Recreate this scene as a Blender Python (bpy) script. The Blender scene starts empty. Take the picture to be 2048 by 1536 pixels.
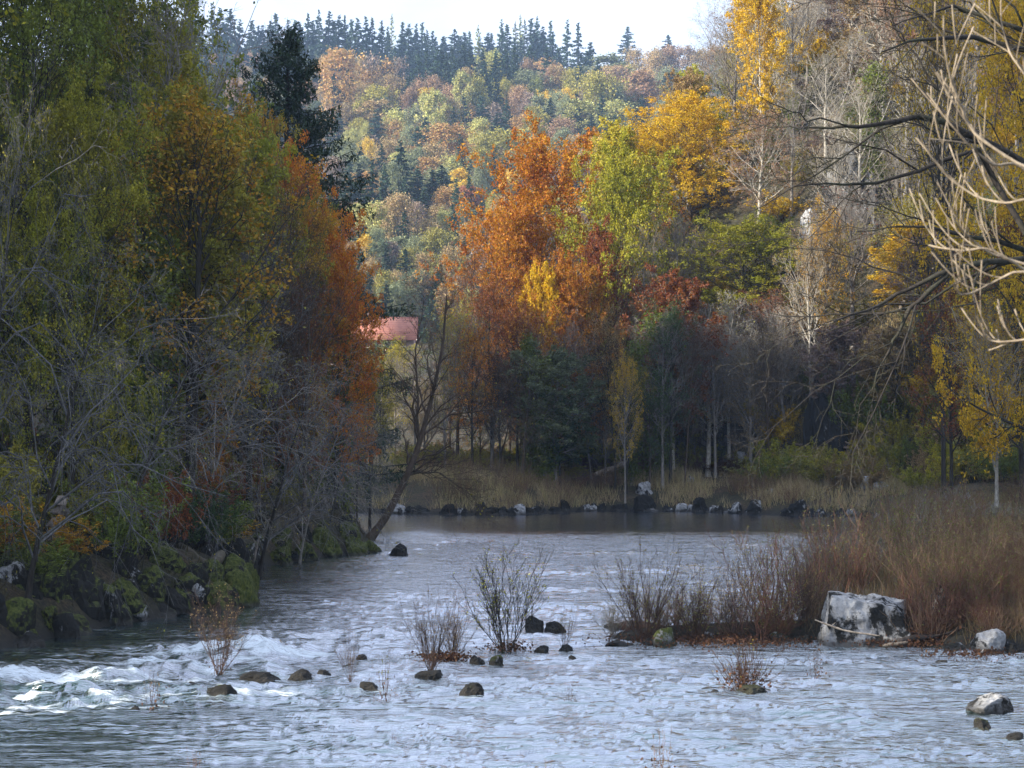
import bpy, math, random
import numpy as np
from mathutils import Vector, noise as mnoise

SC = bpy.context.scene
R = math.radians
# ------------------------------------------------------------------ camera
F = 3822.0                      # focal length in pixels of the 2048-wide photograph
HZ = 885.0                      # row of the horizon
CH = 4.76                       # eye height over the water
TH = math.atan((HZ - 768) / F)
cam_d = bpy.data.cameras.new("camera")
cam = bpy.data.objects.new("camera", cam_d)
SC.collection.objects.link(cam)
cam.location = (0, 0, CH)
cam.rotation_euler = (math.pi / 2 + TH, 0, 0)
cam_d.sensor_width = 36
cam_d.lens = 36 * F / 2048
cam_d.clip_start = 0.5
cam_d.clip_end = 6000
cam_d.dof.use_dof = True
cam_d.dof.focus_distance = 110
cam_d.dof.aperture_fstop = 7.1
SC.camera = cam
# ------------------------------------------------------------------ world, sun, exposure
SUN_AZ = math.atan2(-0.93, -0.37)      # compass-like: x = sin, y = cos, towards the sun
SUN_EL = R(23)
W = bpy.data.worlds.new("World")
SC.world = W
W.use_nodes = True
nt = W.node_tree
nt.nodes.clear()
n_out = nt.nodes.new("ShaderNodeOutputWorld")
n_bg = nt.nodes.new("ShaderNodeBackground")
n_bg.inputs[1].default_value = 0.10
sky = nt.nodes.new("ShaderNodeTexSky")
sky.sky_type = 'NISHITA'
sky.sun_disc = False
sky.sun_elevation = SUN_EL
sky.sun_rotation = SUN_AZ
sky.altitude = 300
sky.air_density = 1.0
sky.dust_density = 0.6
sky.ozone_density = 1.2
tc = nt.nodes.new("ShaderNodeTexCoord")
mp = nt.nodes.new("ShaderNodeMapping")
mp.inputs['Scale'].default_value = (1.0, 1.0, 3.5)
mp.inputs['Rotation'].default_value = (0.0, 0.1, 0.4)
ns = nt.nodes.new("ShaderNodeTexNoise")
ns.inputs['Scale'].default_value = 2.6
ns.inputs['Detail'].default_value = 7
ns.inputs['Roughness'].default_value = 0.55
ns.inputs['Distortion'].default_value = 0.4
cr = nt.nodes.new("ShaderNodeValToRGB")
cr.color_ramp.elements[0].position = 0.30
cr.color_ramp.elements[0].color = (0.38, 0.38, 0.38, 1)
cr.color_ramp.elements[1].position = 0.62
cr.color_ramp.elements[1].color = (0.9, 0.9, 0.9, 1)
mx = nt.nodes.new("ShaderNodeMix")
mx.data_type = 'RGBA'
mx.inputs[7].default_value = (5.9, 6.5, 8.0, 1)
L = nt.links.new
L(tc.outputs['Generated'], mp.inputs[0]); L(mp.outputs[0], ns.inputs['Vector'])
L(ns.outputs[0], cr.inputs[0]); L(cr.outputs[0], mx.inputs[0])
L(sky.outputs[0], mx.inputs[6]); L(mx.outputs[2], n_bg.inputs[0]); L(n_bg.outputs[0], n_out.inputs[0])

sun_d = bpy.data.lights.new("sun", 'SUN')
sun_d.energy = 5.0
sun_d.angle = R(0.6)
sun_d.color = (1.0, 0.90, 0.74)
sun = bpy.data.objects.new("sun", sun_d)
SC.collection.objects.link(sun)
sdir = Vector((math.sin(SUN_AZ) * math.cos(SUN_EL), math.cos(SUN_AZ) * math.cos(SUN_EL), math.sin(SUN_EL)))
sun.rotation_euler = sdir.to_track_quat('Z', 'Y').to_euler()
sun.location = (-200, -100, 200)
vs = SC.view_settings
vs.view_transform = 'Standard'
vs.look = 'None'
vs.exposure = 1.28
vs.gamma = 1.0
vs.use_curve_mapping = False
cy = SC.cycles
cy.use_denoising = True
cy.max_bounces = 5
cy.diffuse_bounces = 2
cy.glossy_bounces = 2
cy.transmission_bounces = 3
cy.volume_bounces = 0
cy.transparent_max_bounces = 4
cy.caustics_reflective = False
cy.caustics_refractive = False
cy.sample_clamp_indirect = 4.0

# ------------------------------------------------------------------ helpers
COL = SC.collection
ct, st = math.cos(TH), math.sin(TH)

def ray(px, py):
    a, b = (px - 1024) / F, (768 - py) / F
    return a, ct - st * b, st + ct * b          # x, y, z

def at(px, py, Y):
    x, y, z = ray(px, py)
    s = Y / y
    return x * s, Y, CH + z * s

def on_water(px, py, z0=0.0):
    x, y, z = ray(px, py)
    s = (z0 - CH) / z
    return x * s, y * s

def to_px(x, y, z):
    d = y * ct + (z - CH) * st
    return 1024 + F * x / d, 768 - F * (-(y) * st + (z - CH) * ct) / d

def newobj(name, data, parent=None, loc=None, color=None, c2=None, pick=None):
    o = bpy.data.objects.new(name, data)
    COL.objects.link(o)
    if parent is not None: o.parent = parent
    if loc is not None: o.location = loc
    if color is not None: o.color = (*color, 1)
    if c2 is not None: o["tone"] = [float(v) for v in c2]
    return o

def tag(o, label, cat, group=None):
    o["label"] = label; o["category"] = cat
    if group: o["group"] = group
    return o

def mesh_np(name, V, Fc, mat=None, tint=None, smooth=False, vattr=None):
    V = np.ascontiguousarray(V, dtype=np.float32).reshape(-1, 3)
    Fc = np.ascontiguousarray(Fc, dtype=np.int32)
    me = bpy.data.meshes.new(name)
    n, k = Fc.shape
    me.vertices.add(len(V)); me.vertices.foreach_set("co", V.ravel())
    me.loops.add(n * k); me.loops.foreach_set("vertex_index", Fc.ravel())
    me.polygons.add(n); me.polygons.foreach_set("loop_start", np.arange(0, n * k, k, dtype=np.int32))
    if smooth: me.polygons.foreach_set("use_smooth", np.ones(n, dtype=bool))
    if mat: me.materials.append(mat)
    me.update(calc_edges=True)
    if tint is not None:
        a = me.attributes.new("tint", 'FLOAT', 'FACE'); a.data.foreach_set("value", np.asarray(tint, np.float32))
    if vattr is not None:
        for nm, vals in vattr.items():
            a = me.attributes.new(nm, 'FLOAT', 'POINT'); a.data.foreach_set("value", np.asarray(vals, np.float32))
    return me

def tubes(P, Rr, n):
    """P (N,k,3), Rr (N,k): open prisms along each polyline."""
    N, k, _ = P.shape
    T = np.gradient(P, axis=1)
    T /= np.linalg.norm(T, axis=2, keepdims=True) + 1e-9
    ref = np.where(np.abs(T[:, :1, 2:3]) > 0.8, np.array([[[1.0, 0, 0]]]), np.array([[[0, 0, 1.0]]]))
    A = np.cross(T, np.broadcast_to(ref, T.shape)); A /= np.linalg.norm(A, axis=2, keepdims=True) + 1e-9
    B = np.cross(T, A)
    ang = np.arange(n) * 2 * math.pi / n
    V = P[:, :, None, :] + Rr[:, :, None, None] * (np.cos(ang)[None, None, :, None] * A[:, :, None, :] + np.sin(ang)[None, None, :, None] * B[:, :, None, :])
    idx = np.arange(N * k * n).reshape(N, k, n)
    a = idx[:, :-1, :]; b = idx[:, 1:, :]
    Fc = np.stack([a, np.roll(a, -1, 2), np.roll(b, -1, 2), b], axis=-1).reshape(-1, 4)
    return V.reshape(-1, 3), Fc

def join(parts):
    Vs, Fs, o = [], [], 0
    for V, Fc in parts:
        Vs.append(V); Fs.append(Fc + o); o += len(V)
    return np.concatenate(Vs), np.concatenate(Fs)

def unit(v): return v / (np.linalg.norm(v, axis=-1, keepdims=True) + 1e-9)

def leaves(rng, C, size, aspect=0.62, up=0.5, jit=0.45, hang=0.0):
    N = len(C)
    nrm = unit(rng.normal(size=(N, 3)) + np.array([0, 0, up]))
    u = rng.normal(size=(N, 3)); u[:, 2] -= hang
    u = unit(u - nrm * (u * nrm).sum(1, keepdims=True) * (0 if hang > 3 else 1))
    v = unit(np.cross(nrm, u))
    s = size * (1 + jit * (rng.random((N, 1)) * 2 - 1))
    V = np.stack([C - u * s * .5, C + v * s * aspect * .5 - u * s * .05, C + u * s * .5, C - v * s * aspect * .5 - u * s * .05], axis=1)
    return V.reshape(-1, 3), np.arange(N * 4).reshape(N, 4), rng.random(N)

# ------------------------------------------------------------------ growth
def trunk_line(rng, H, r0, k=12, wob=0.02, lean=(0, 0), curve=None, taper=0.12):
    s = np.linspace(0, 1, k)
    P = np.zeros((1, k, 3))
    P[0, :, 2] = s * H
    w = np.cumsum(rng.normal(size=(k, 2)), axis=0) * wob * H * 0.5
    w -= w[0]
    P[0, :, :2] = w * s[:, None] + np.array(lean)[None] * (s ** 1.4)[:, None] * H
    if curve is not None:
        c = np.asarray(curve, float)
        cs = np.linspace(0, 1, len(c))
        for a in range(3): P[0, :, a] = np.interp(s, cs, c[:, a]) + (w[:, a] * 0.6 if a < 2 else 0)
    Rr = r0 * ((1 - s) ** 0.8 * (1 - taper) + taper)
    Rr[0] *= 1.35
    return P, Rr[None]

def child(rng, P, Rr, c, t0, t1, length, ang, bend=0.0, wig=0.06, k=4, rk=0.6, tip=0.3, upb=0.0, rmin=0.006, planar=0.0):
    N, kk, _ = P.shape
    t = t0 + (t1 - t0) * (np.arange(c)[None] + rng.random((N, c))) / c
    f = t * (kk - 1); i = np.minimum(f.astype(int), kk - 2); f = (f - i)[..., None]
    n = np.arange(N)[:, None]
    p0 = P[n, i] * (1 - f) + P[n, i + 1] * f
    T = unit(P[n, i + 1] - P[n, i])
    r = (Rr[n, i] * (1 - f[..., 0]) + Rr[n, i + 1] * f[..., 0]) * rk * (0.8 + 0.4 * rng.random((N, c)))
    r = np.maximum(r, rmin)
    plen = np.linalg.norm(P[:, -1] - P[:, 0], axis=1)[:, None]
    Lc = length(t, plen) if callable(length) else plen * length * (1.05 - 0.65 * t)
    Lc = Lc * (0.7 + 0.6 * rng.random((N, c)))
    phi = np.arange(c)[None] * 2.39996 + rng.random((N, 1)) * 6.28 + rng.normal(size=(N, c)) * 0.4
    ref = np.where(np.abs(T[..., 2:3]) > 0.9, np.array([1.0, 0, 0]), np.array([0, 0, 1.0]))
    A = unit(np.cross(T, ref)); B = np.cross(T, A)
    cp, sp = np.cos(phi)[..., None], np.sin(phi)[..., None]
    sp = sp * (1 - planar)
    perp = unit(cp * A + sp * B)
    a = ang(t) if callable(ang) else ang
    a = (a + rng.normal(size=(N, c)) * 0.12)[..., None]
    D = np.cos(a) * T + np.sin(a) * perp
    D[..., 2] += upb
    D = unit(D).reshape(-1, 1, 3)
    M = N * c
    s = np.linspace(0, 1, k)[None, :, None]
    Ln = Lc.reshape(-1, 1, 1)
    Q = p0.reshape(-1, 1, 3) + D * Ln * s
    Q[..., 2:3] += bend * Ln * s ** 2
    Wn = np.cumsum(rng.normal(size=(M, k, 3)), axis=1); Wn -= Wn[:, :1]
    Q = Q + Wn * wig * Ln / math.sqrt(k)
    Rn = r.reshape(-1, 1) * (1 - (1 - tip) * s[..., 0])
    return Q, Rn

def sample_on(rng, P, n, spread):
    """n random points round the polylines, biased to their ends."""
    N, k, _ = P.shape
    j = rng.integers(0, N, n); t = rng.random(n) ** 0.7 * (k - 1)
    i = np.minimum(t.astype(int), k - 2); f = (t - i)[:, None]
    return P[j, i] * (1 - f) + P[j, i + 1] * f + rng.normal(size=(n, 3)) * spread

PROTO = {}
def store(key, kind, parts):
    """parts: list of (part name, mesh). Remembers the size for fitting."""
    lo = np.full(3, 1e9); hi = -lo
    for nm, me in parts:
        co = np.empty(len(me.vertices) * 3, np.float32); me.vertices.foreach_get("co", co); co = co.reshape(-1, 3)
        lo = np.minimum(lo, np.percentile(co, 1.2, axis=0)); hi = np.maximum(hi, np.percentile(co, 99.6, axis=0))
    PROTO[key] = dict(kind=kind, parts=parts, H=float(hi[2]), W=float(max(hi[0] - lo[0], hi[1] - lo[1])))

# ------------------------------------------------------------------ materials
def mat(name):
    m = bpy.data.materials.new(name); m.use_nodes = True
    t = m.node_tree; t.nodes.clear()
    o = t.nodes.new("ShaderNodeOutputMaterial")
    return m, t, o

def nd(t, typ, **kw):
    n = t.nodes.new("ShaderNode" + typ)
    for k, v in kw.items():
        if k in n.bl_rna.properties: setattr(n, k, v)
    return n

def noise_n(t, vec, scale, detail=4, rough=0.6, dist=0.0):
    n = nd(t, "TexNoise"); n.inputs['Scale'].default_value = scale; n.inputs['Detail'].default_value = detail
    n.inputs['Roughness'].default_value = rough; n.inputs['Distortion'].default_value = dist
    if vec is not None: t.links.new(vec, n.inputs['Vector'])
    return n.outputs[0]

def ramp(t, fac, stops, interp='LINEAR'):
    n = nd(t, "ValToRGB"); n.color_ramp.interpolation = interp
    e = n.color_ramp.elements
    while len(e) < len(stops): e.new(0.5)
    for i, (p, c) in enumerate(stops):
        e[i].position = p; e[i].color = (*c, 1) if len(c) == 3 else c
    t.links.new(fac, n.inputs[0]); return n.outputs[0]

def mixc(t, fac, a, b, blend='MIX'):
    n = nd(t, "Mix", data_type='RGBA', blend_type=blend)
    for s, v in ((0, fac), (6, a), (7, b)):
        if hasattr(v, 'links') or isinstance(v, bpy.types.NodeSocket): t.links.new(v, n.inputs[s])
        elif s == 0: n.inputs[0].default_value = v
        else: n.inputs[s].default_value = (*v, 1)
    return n.outputs[2]

def math_n(t, op, a, b=0.0, clamp=False):
    n = nd(t, "Math", operation=op); n.use_clamp = clamp
    for s, v in ((0, a), (1, b)):
        if isinstance(v, bpy.types.NodeSocket): t.links.new(v, n.inputs[s])
        else: n.inputs[s].default_value = v
    return n.outputs[0]

def bump(t, h, strength, dist=0.05):
    n = nd(t, "Bump"); n.inputs['Strength'].default_value = strength; n.inputs['Distance'].default_value = dist
    t.links.new(h, n.inputs['Height']); return n.outputs[0]

def leaf_mat(name, trans=0.35, nscale=0.22):
    m, t, o = mat(name)
    oi = nd(t, "ObjectInfo")
    at2 = nd(t, "Attribute", attribute_type='OBJECT', attribute_name="tone")
    tn = nd(t, "Attribute", attribute_type='GEOMETRY', attribute_name="tint")
    tcn = nd(t, "TexCoord")
    nz = noise_n(t, tcn.outputs['Object'], nscale, 3)
    f = math_n(t, 'ADD', math_n(t, 'MULTIPLY', tn.outputs['Fac'], 0.5), math_n(t, 'MULTIPLY', math_n(t, 'SUBTRACT', nz, 0.36), 2.2), True)
    c = mixc(t, f, oi.outputs['Color'], at2.outputs['Color'])
    hs = nd(t, "HueSaturation")
    t.links.new(c, hs.inputs['Color'])
    t2 = math_n(t, 'FRACT', math_n(t, 'MULTIPLY', tn.outputs['Fac'], 17.3))
    t.links.new(math_n(t, 'ADD', math_n(t, 'MULTIPLY', t2, 0.7), 0.65), hs.inputs['Value'])
    t.links.new(math_n(t, 'ADD', math_n(t, 'MULTIPLY', tn.outputs['Fac'], 0.03), 0.485), hs.inputs['Hue'])
    d = nd(t, "BsdfPrincipled"); d.inputs['Roughness'].default_value = 0.55; d.inputs['Specular IOR Level'].default_value = 0.25
    tr = nd(t, "BsdfTranslucent")
    ms = nd(t, "MixShader"); ms.inputs[0].default_value = trans
    t.links.new(hs.outputs[0], d.inputs['Base Color']); t.links.new(hs.outputs[0], tr.inputs[0])
    t.links.new(d.outputs[0], ms.inputs[1]); t.links.new(tr.outputs[0], ms.inputs[2]); t.links.new(ms.outputs[0], o.inputs[0])
    return m

def bark_mat(name):
    m, t, o = mat(name)
    oi = nd(t, "ObjectInfo"); tcn = nd(t, "TexCoord")
    mpn = nd(t, "Mapping"); mpn.inputs['Scale'].default_value = (6, 6, 1.5)
    t.links.new(tcn.outputs['Object'], mpn.inputs[0])
    nz = noise_n(t, mpn.outputs[0], 1.6, 6, 0.7)
    k = ramp(t, nz, [(0.3, (0.35, 0.33, 0.3)), (0.55, (0.95, 0.93, 0.9)), (0.75, (1.5, 1.5, 1.5))])
    c = mixc(t, 1.0, oi.outputs['Color'], k, 'MULTIPLY')
    nz2 = noise_n(t, tcn.outputs['Object'], 0.9, 4)
    c = mixc(t, ramp(t, nz2, [(0.5, (0, 0, 0)), (0.65, (0.45, 0.45, 0.45))]), c, (0.05, 0.06, 0.03))
    d = nd(t, "BsdfPrincipled"); d.inputs['Roughness'].default_value = 0.85; d.inputs['Specular IOR Level'].default_value = 0.2
    t.links.new(c, d.inputs['Base Color']); t.links.new(bump(t, nz, 0.6, 0.03), d.inputs['Normal']); t.links.new(d.outputs[0], o.inputs[0])
    return m

def rock_mat(name):
    """pale limestone with black lichen; moss amount from the object's 'moss' property, dark crust from 'crust'"""
    m, t, o = mat(name)
    tcn = nd(t, "TexCoord"); v = tcn.outputs['Object']
    crust = nd(t, "Attribute", attribute_type='OBJECT', attribute_name="crust")
    moss = nd(t, "Attribute", attribute_type='OBJECT', attribute_name="moss")
    geo = nd(t, "NewGeometry")
    n1 = noise_n(t, v, 5.0, 8, 0.68, 0.3); n2 = noise_n(t, v, 1.3, 7, 0.66, 0.6); n3 = noise_n(t, v, 22.0, 4, 0.7)
    base = ramp(t, n1, [(0.3, (0.16, 0.16, 0.165)), (0.5, (0.34, 0.35, 0.37)), (0.7, (0.55, 0.57, 0.60))])
    base = mixc(t, math_n(t, 'MULTIPLY', n3, 0.5), base, (0.26, 0.25, 0.23))
    cf = math_n(t, 'MULTIPLY', math_n(t, 'SUBTRACT', math_n(t, 'ADD', math_n(t, 'ADD', math_n(t, 'MULTIPLY', n2, 0.75), math_n(t, 'MULTIPLY', n1, 0.35)), math_n(t, 'MULTIPLY', crust.outputs['Fac'], 0.45)), 0.78), 16, True)
    c = mixc(t, cf, base, (0.014, 0.014, 0.013))
    sx = nd(t, "SeparateXYZ"); t.links.new(geo.outputs['Normal'], sx.inputs[0])
    mf = math_n(t, 'MULTIPLY', math_n(t, 'SUBTRACT', math_n(t, 'ADD', math_n(t, 'ADD', math_n(t, 'MULTIPLY', sx.outputs[2], 0.35), noise_n(t, v, 2.6, 6, 0.7)), moss.outputs['Fac']), 1.15), 7, True)
    mc = ramp(t, noise_n(t, v, 9, 4), [(0.35, (0.025, 0.035, 0.008)), (0.6, (0.085, 0.10, 0.02)), (0.75, (0.12, 0.10, 0.04))])
    c = mixc(t, mf, c, mc)
    # wet dark band at the waterline (world height)
    sp = nd(t, "SeparateXYZ"); t.links.new(geo.outputs['Position'], sp.inputs[0])
    wet = math_n(t, 'SUBTRACT', 1.0, math_n(t, 'MULTIPLY', math_n(t, 'SUBTRACT', sp.outputs[2], 0.08), 8, True), True)
    c = mixc(t, math_n(t, 'MULTIPLY', wet, 0.8), c, (0.03, 0.028, 0.025))
    d = nd(t, "BsdfPrincipled"); d.inputs["Specular IOR Level"].default_value = 0.25; t.links.new(c, d.inputs['Base Color'])
    t.links.new(math_n(t, 'SUBTRACT', 0.9, math_n(t, 'MULTIPLY', wet, 0.25)), d.inputs['Roughness'])
    h = math_n(t, 'ADD', n1, math_n(t, 'MULTIPLY', n3, 0.35))
    t.links.new(bump(t, h, 0.9, 0.06), d.inputs['Normal']); t.links.new(d.outputs[0], o.inputs[0])
    return m

def plain_mat(name, col, rough=0.8, scale=6.0, vary=0.35, objcol=False):
    m, t, o = mat(name)
    tcn = nd(t, "TexCoord"); nz = noise_n(t, tcn.outputs['Object'], scale, 5, 0.65)
    if objcol:
        oi = nd(t, "ObjectInfo"); base = oi.outputs['Color']
        c = mixc(t, 1.0, base, ramp(t, nz, [(0.3, (1 - vary,) * 3), (0.7, (1 + vary,) * 3)]), 'MULTIPLY')
    else:
        c = ramp(t, nz, [(0.3, tuple(v * (1 - vary) for v in col)), (0.7, tuple(v * (1 + vary) for v in col))])
    d = nd(t, "BsdfPrincipled"); d.inputs['Roughness'].default_value = rough
    t.links.new(c, d.inputs['Base Color']); t.links.new(bump(t, nz, 0.3, 0.02), d.inputs['Normal']); t.links.new(d.outputs[0], o.inputs[0])
    return m

M_LEAF = leaf_mat("leaf"); M_FAR = leaf_mat("far_leaf", 0.25, 0.12); M_NEEDLE = leaf_mat("needle", 0.12, 0.3)
M_BARK = bark_mat("bark"); M_ROCK = rock_mat("limestone")

# ------------------------------------------------------------------ terrain
RIVER = np.array([(-70, 120), (-30, 118), (-14, 114), (-9.4, 108), (-7.4, 98), (-6.8, 90), (-5.7, 82.7), (-7.9, 79), (-8.6, 76), (-9.6, 72.8), (-8.9, 66),
    (-7.6, 58), (-7.8, 55.1), (-8.7, 53.5), (-10.2, 50.5), (-11.3, 46.6), (-11.8, 43.3), (-14, 36), (-24, 28), (-60, 8),
    (-60, -14), (-20, 9), (-6, 15), (4, 16), (9.5, 21), (12.5, 28), (13.6, 35), (13.2, 40.5), (11.6, 43.0), (9.6, 45.0), (7.0, 45.9), (2.9, 46.0), (2.0, 46.5), (2.6, 47.3), (7.2, 48.2),
    (8.0, 53), (9.0, 60), (11, 72), (14, 86), (19, 102), (22.5, 114), (22, 123), (16, 127), (13, 132), (6, 133.5), (0, 125.5), (-3, 126), (-9.8, 129), (-30, 133), (-70, 136)], float)
FOOT = np.array([(70, 20), (55, 60), (42, 95), (32, 120), (20, 138), (8, 150), (-4, 164), (0, 182), (16, 262), (70, 420)], float)

def seg_dist(x, y, poly, closed):
    best = np.full(x.shape, 1e9); n = len(poly)
    for i in range(n if closed else n - 1):
        a, b = poly[i], poly[(i + 1) % n]
        dx, dy = b - a
        t = np.clip(((x - a[0]) * dx + (y - a[1]) * dy) / (dx * dx + dy * dy), 0, 1)
        best = np.minimum(best, (x - a[0] - t * dx) ** 2 + (y - a[1] - t * dy) ** 2)
    return np.sqrt(best)

def inside(x, y, poly):
    r = np.zeros(x.shape, bool); n = len(poly)
    for i in range(n):
        x0, y0 = poly[i]; x1, y1 = poly[(i + 1) % n]
        if y0 == y1: continue
        c = ((y0 > y) != (y1 > y)) & (x < (x1 - x0) * (y - y0) / (y1 - y0) + x0)
        r ^= c
    return r
FOOTP = np.concatenate([FOOT, np.array([(900, 420), (900, 20)])])

_rs = np.random.default_rng(5)
PERM = _rs.permutation(512); GR = _rs.random((512,)) * 2 - 1
def vnoise(x, y):
    xi = np.floor(x).astype(int); yi = np.floor(y).astype(int); fx = x - xi; fy = y - yi
    fx = fx * fx * (3 - 2 * fx); fy = fy * fy * (3 - 2 * fy)
    h = lambda a, b: GR[PERM[(PERM[a & 511] + b) & 511]]
    return (h(xi, yi) * (1 - fx) + h(xi + 1, yi) * fx) * (1 - fy) + (h(xi, yi + 1) * (1 - fx) + h(xi + 1, yi + 1) * fx) * fy
def fbm(x, y, s, o=4):
    r = 0; a = 1.0
    for i in range(o):
        r = r + a * vnoise(x / s + 17.3 * i, y / s - 9.1 * i); s *= 0.5; a *= 0.5
    return r
def sstep(a, b, v):
    t = np.clip((v - a) / (b - a), 0, 1); return t * t * (3 - 2 * t)

def ground(x, y):
    x = np.asarray(x, float); y = np.asarray(y, float)
    d = seg_dist(x, y, RIVER, True); ins = inside(x, y, RIVER)
    left = (x < -2) & (y < 116)
    sc = np.where(left, 1.3, np.where(y > 118, 4.0, 3.0))
    top = np.where(left, 1.7, np.where(y > 118, 2.3, 1.5))
    h = top * (1 - np.exp(-d / sc)) + np.minimum(d, 40) * 0.03
    near = sstep(22, 12, y) * sstep(40, 20, np.abs(x))
    h = h + near * 1.4 * (1 - np.exp(-d / 6))
    h = h + np.where(left, 1.0, 0.55) * (1 - np.exp(-d / 2.0)) * fbm(x, y, 4.0, 4) * 0.55
    # hill on the left, outside the frame
    hl = (84 - 56 * sstep(72, 102, y)) * sstep(-14, -88, x) * sstep(4, 46, y) * (1 - sstep(150, 230, y))
    # steep slope on the right
    fd = seg_dist(x, y, FOOTP[:len(FOOT)], False); fi = inside(x, y, FOOTP)
    s = np.where(fi, fd, 0)
    hr = 120 * (1 - np.exp(-s / 88)) + np.minimum(s * 0.3, 1) * 2.5 * fbm(x, y, 14, 4)
    hr = hr * (1 - sstep(300, 430, y) * 0.85)
    yf = np.array([0, 170, 240, 280, 320, 400, 500, 600, 680, 760, 850, 1000, 1080, 1300]); hf = np.array([0, 0, 5, 8, 13, 38, 70, 99, 121, 142, 167, 198, 190, 120.0])
    ff = np.interp(y - 0.05 * x, yf, hf) + sstep(330, 480, y) * fbm(x, y, 130, 4) * 9
    h = h + hl + hr + ff
    return np.where(ins, -0.25 - 0.9 * np.minimum(d / 3, 1), h)

def gz(x, y): return float(ground(np.array([x]), np.array([y]))[0])

_YS = np.concatenate([np.linspace(14, 180, 700), np.linspace(180, 1080, 900)])
def hit(px, py):
    x, y, z = ray(px, py); s = _YS / y
    X = x * s; Z = CH + z * s; G = ground(X, _YS)
    k = np.nonzero(Z < G)[0]
    i = k[0] if len(k) else len(_YS) - 1
    return float(X[i]), float(_YS[i]), float(G[i])

def lines(segs):
    out = [segs[0][0]]
    for a, b, n in segs: out += list(np.linspace(a, b, n + 1)[1:])
    return np.array(out)
gx = lines([(-900, -200, 12), (-200, -60, 24), (-60, -20, 34), (-20, 40, 130), (40, 90, 34), (90, 260, 26), (260, 900, 12)])
gy = lines([(-260, -10, 16), (-10, 14, 14), (14, 140, 230), (140, 220, 50), (220, 420, 40), (420, 1080, 66), (1080, 1500, 8)])
GX, GY = np.meshgrid(gx, gy)
GZ = ground(GX.ravel(), GY.ravel())
ny, nx = GX.shape
idx = np.arange(ny * nx).reshape(ny, nx)
Fc = np.stack([idx[:-1, :-1], idx[:-1, 1:], idx[1:, 1:], idx[1:, :-1]], -1).reshape(-1, 4)
m, t, o = mat("forest_floor")
tcn = nd(t, "TexCoord"); v = tcn.outputs['Object']; geo = nd(t, "NewGeometry")
n1 = noise_n(t, v, 0.5, 8, 0.7); n2 = noise_n(t, v, 7, 8, 0.8); n3 = noise_n(t, v, 0.05, 4)
c = ramp(t, n1, [(0.32, (0.03, 0.026, 0.015)), (0.46, (0.09, 0.085, 0.03)), (0.58, (0.15, 0.10, 0.05)), (0.74, (0.22, 0.13, 0.06))])
c = mixc(t, ramp(t, n2, [(0.42, (0.9, 0.9, 0.9)), (0.6, (0, 0, 0))]), c, (0.018, 0.016, 0.012))
sx = nd(t, "SeparateXYZ"); t.links.new(geo.outputs['True Normal'], sx.inputs[0])
rk = ramp(t, n2, [(0.35, (0.05, 0.05, 0.05)), (0.65, (0.30, 0.30, 0.31))])
c = mixc(t, math_n(t, 'MULTIPLY', math_n(t, 'SUBTRACT', 0.48, sx.outputs[2]), 6, True), c, rk)
sp = nd(t, "SeparateXYZ"); t.links.new(geo.outputs['Position'], sp.inputs[0])
c = mixc(t, math_n(t, 'SUBTRACT', 1.0, math_n(t, 'MULTIPLY', math_n(t, 'SUBTRACT', sp.outputs[2], 0.1), 2.5, True), True), c, (0.035, 0.032, 0.025))
d = nd(t, "BsdfPrincipled"); d.inputs['Roughness'].default_value = 0.95
t.links.new(c, d.inputs['Base Color']); t.links.new(bump(t, n2, 1.0, 0.3), d.inputs['Normal']); t.links.new(d.outputs[0], o.inputs[0])
g = newobj("ground", mesh_np("ground", np.stack([GX.ravel(), GY.ravel(), GZ], 1), Fc, m, smooth=True)); g["kind"] = "structure"

# ------------------------------------------------------------------ river
NC, NR = 600, 620
ys = 11 * (142 / 11) ** np.linspace(0, 1, NR)
s = np.linspace(-1, 1, NC)
WX = s[None] * (ys[:, None] * 0.36 + 5); WY = np.repeat(ys[:, None], NC, 1)
def rapid_mask(x, y):
    m = 0
    for (cx, cy, rx, ry, a) in ((-9.2, 38.5, 3.2, 2.6, 1.0), (-6.2, 43.2, 2.8, 1.8, 1.0), (-7.0, 40.0, 3.0, 2.6, 0.8), (-9.0, 35.6, 3.6, 2.2, 0.9), (-3.6, 40.5, 2.6, 2.2, .45), (-4.0, 46.5, 3.2, 3.0, .35), (-1.0, 50, 4.5, 4.0, .2), (-5.8, 36.5, 3.0, 1.6, .6)):
        m = np.maximum(m, a * np.exp(-(((x - cx) / rx) ** 2 + ((y - cy) / ry) ** 2)))
    return m
x, y = WX.ravel(), WY.ravel()
rm = rapid_mask(x, y)
calm = sstep(88, 108, y)
Z = np.zeros_like(x)
wr = np.random.default_rng(3)
wx = x + 0.5 * fbm(x, y, 3.1, 3); wy = y + 0.5 * fbm(x + 50, y, 3.1, 3)
for i in range(26):
    lam = 0.17 * 10 ** (wr.random() * 0.72); th = wr.normal() * 0.48 + math.pi / 2 * 0.93
    k = 2 * math.pi / lam; ph = wr.random() * 6.28
    Z += 0.0112 * lam ** 0.85 * np.sin(k * (wx * math.cos(th) + wy * math.sin(th)) + ph)
Z += 0.030 * fbm(x * 0.5, y * 1.6, 0.7, 4) * (0.45 + 0.55 * fbm(x, y, 9, 2) ** 2)
slick = 0.55 * np.exp(-((np.minimum(seg_dist(x, y, RIVER[5:17], False), 20) / 6.5) ** 2)) * sstep(92, 75, y) * (1 - np.minimum(rm * 1.5, 1))
slick = np.maximum(slick, 0.6 * np.exp(-(((x + 6.5) / 4.0) ** 2 + ((y - 30.5) / 3.0) ** 2)))
Z *= (1 - 0.8 * calm) * (1 - 0.8 * slick) * (0.55 + 0.9 * sstep(-0.5, 0.5, fbm(x * 0.22 + 7, y * 0.8, 1.6, 4)))
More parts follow.
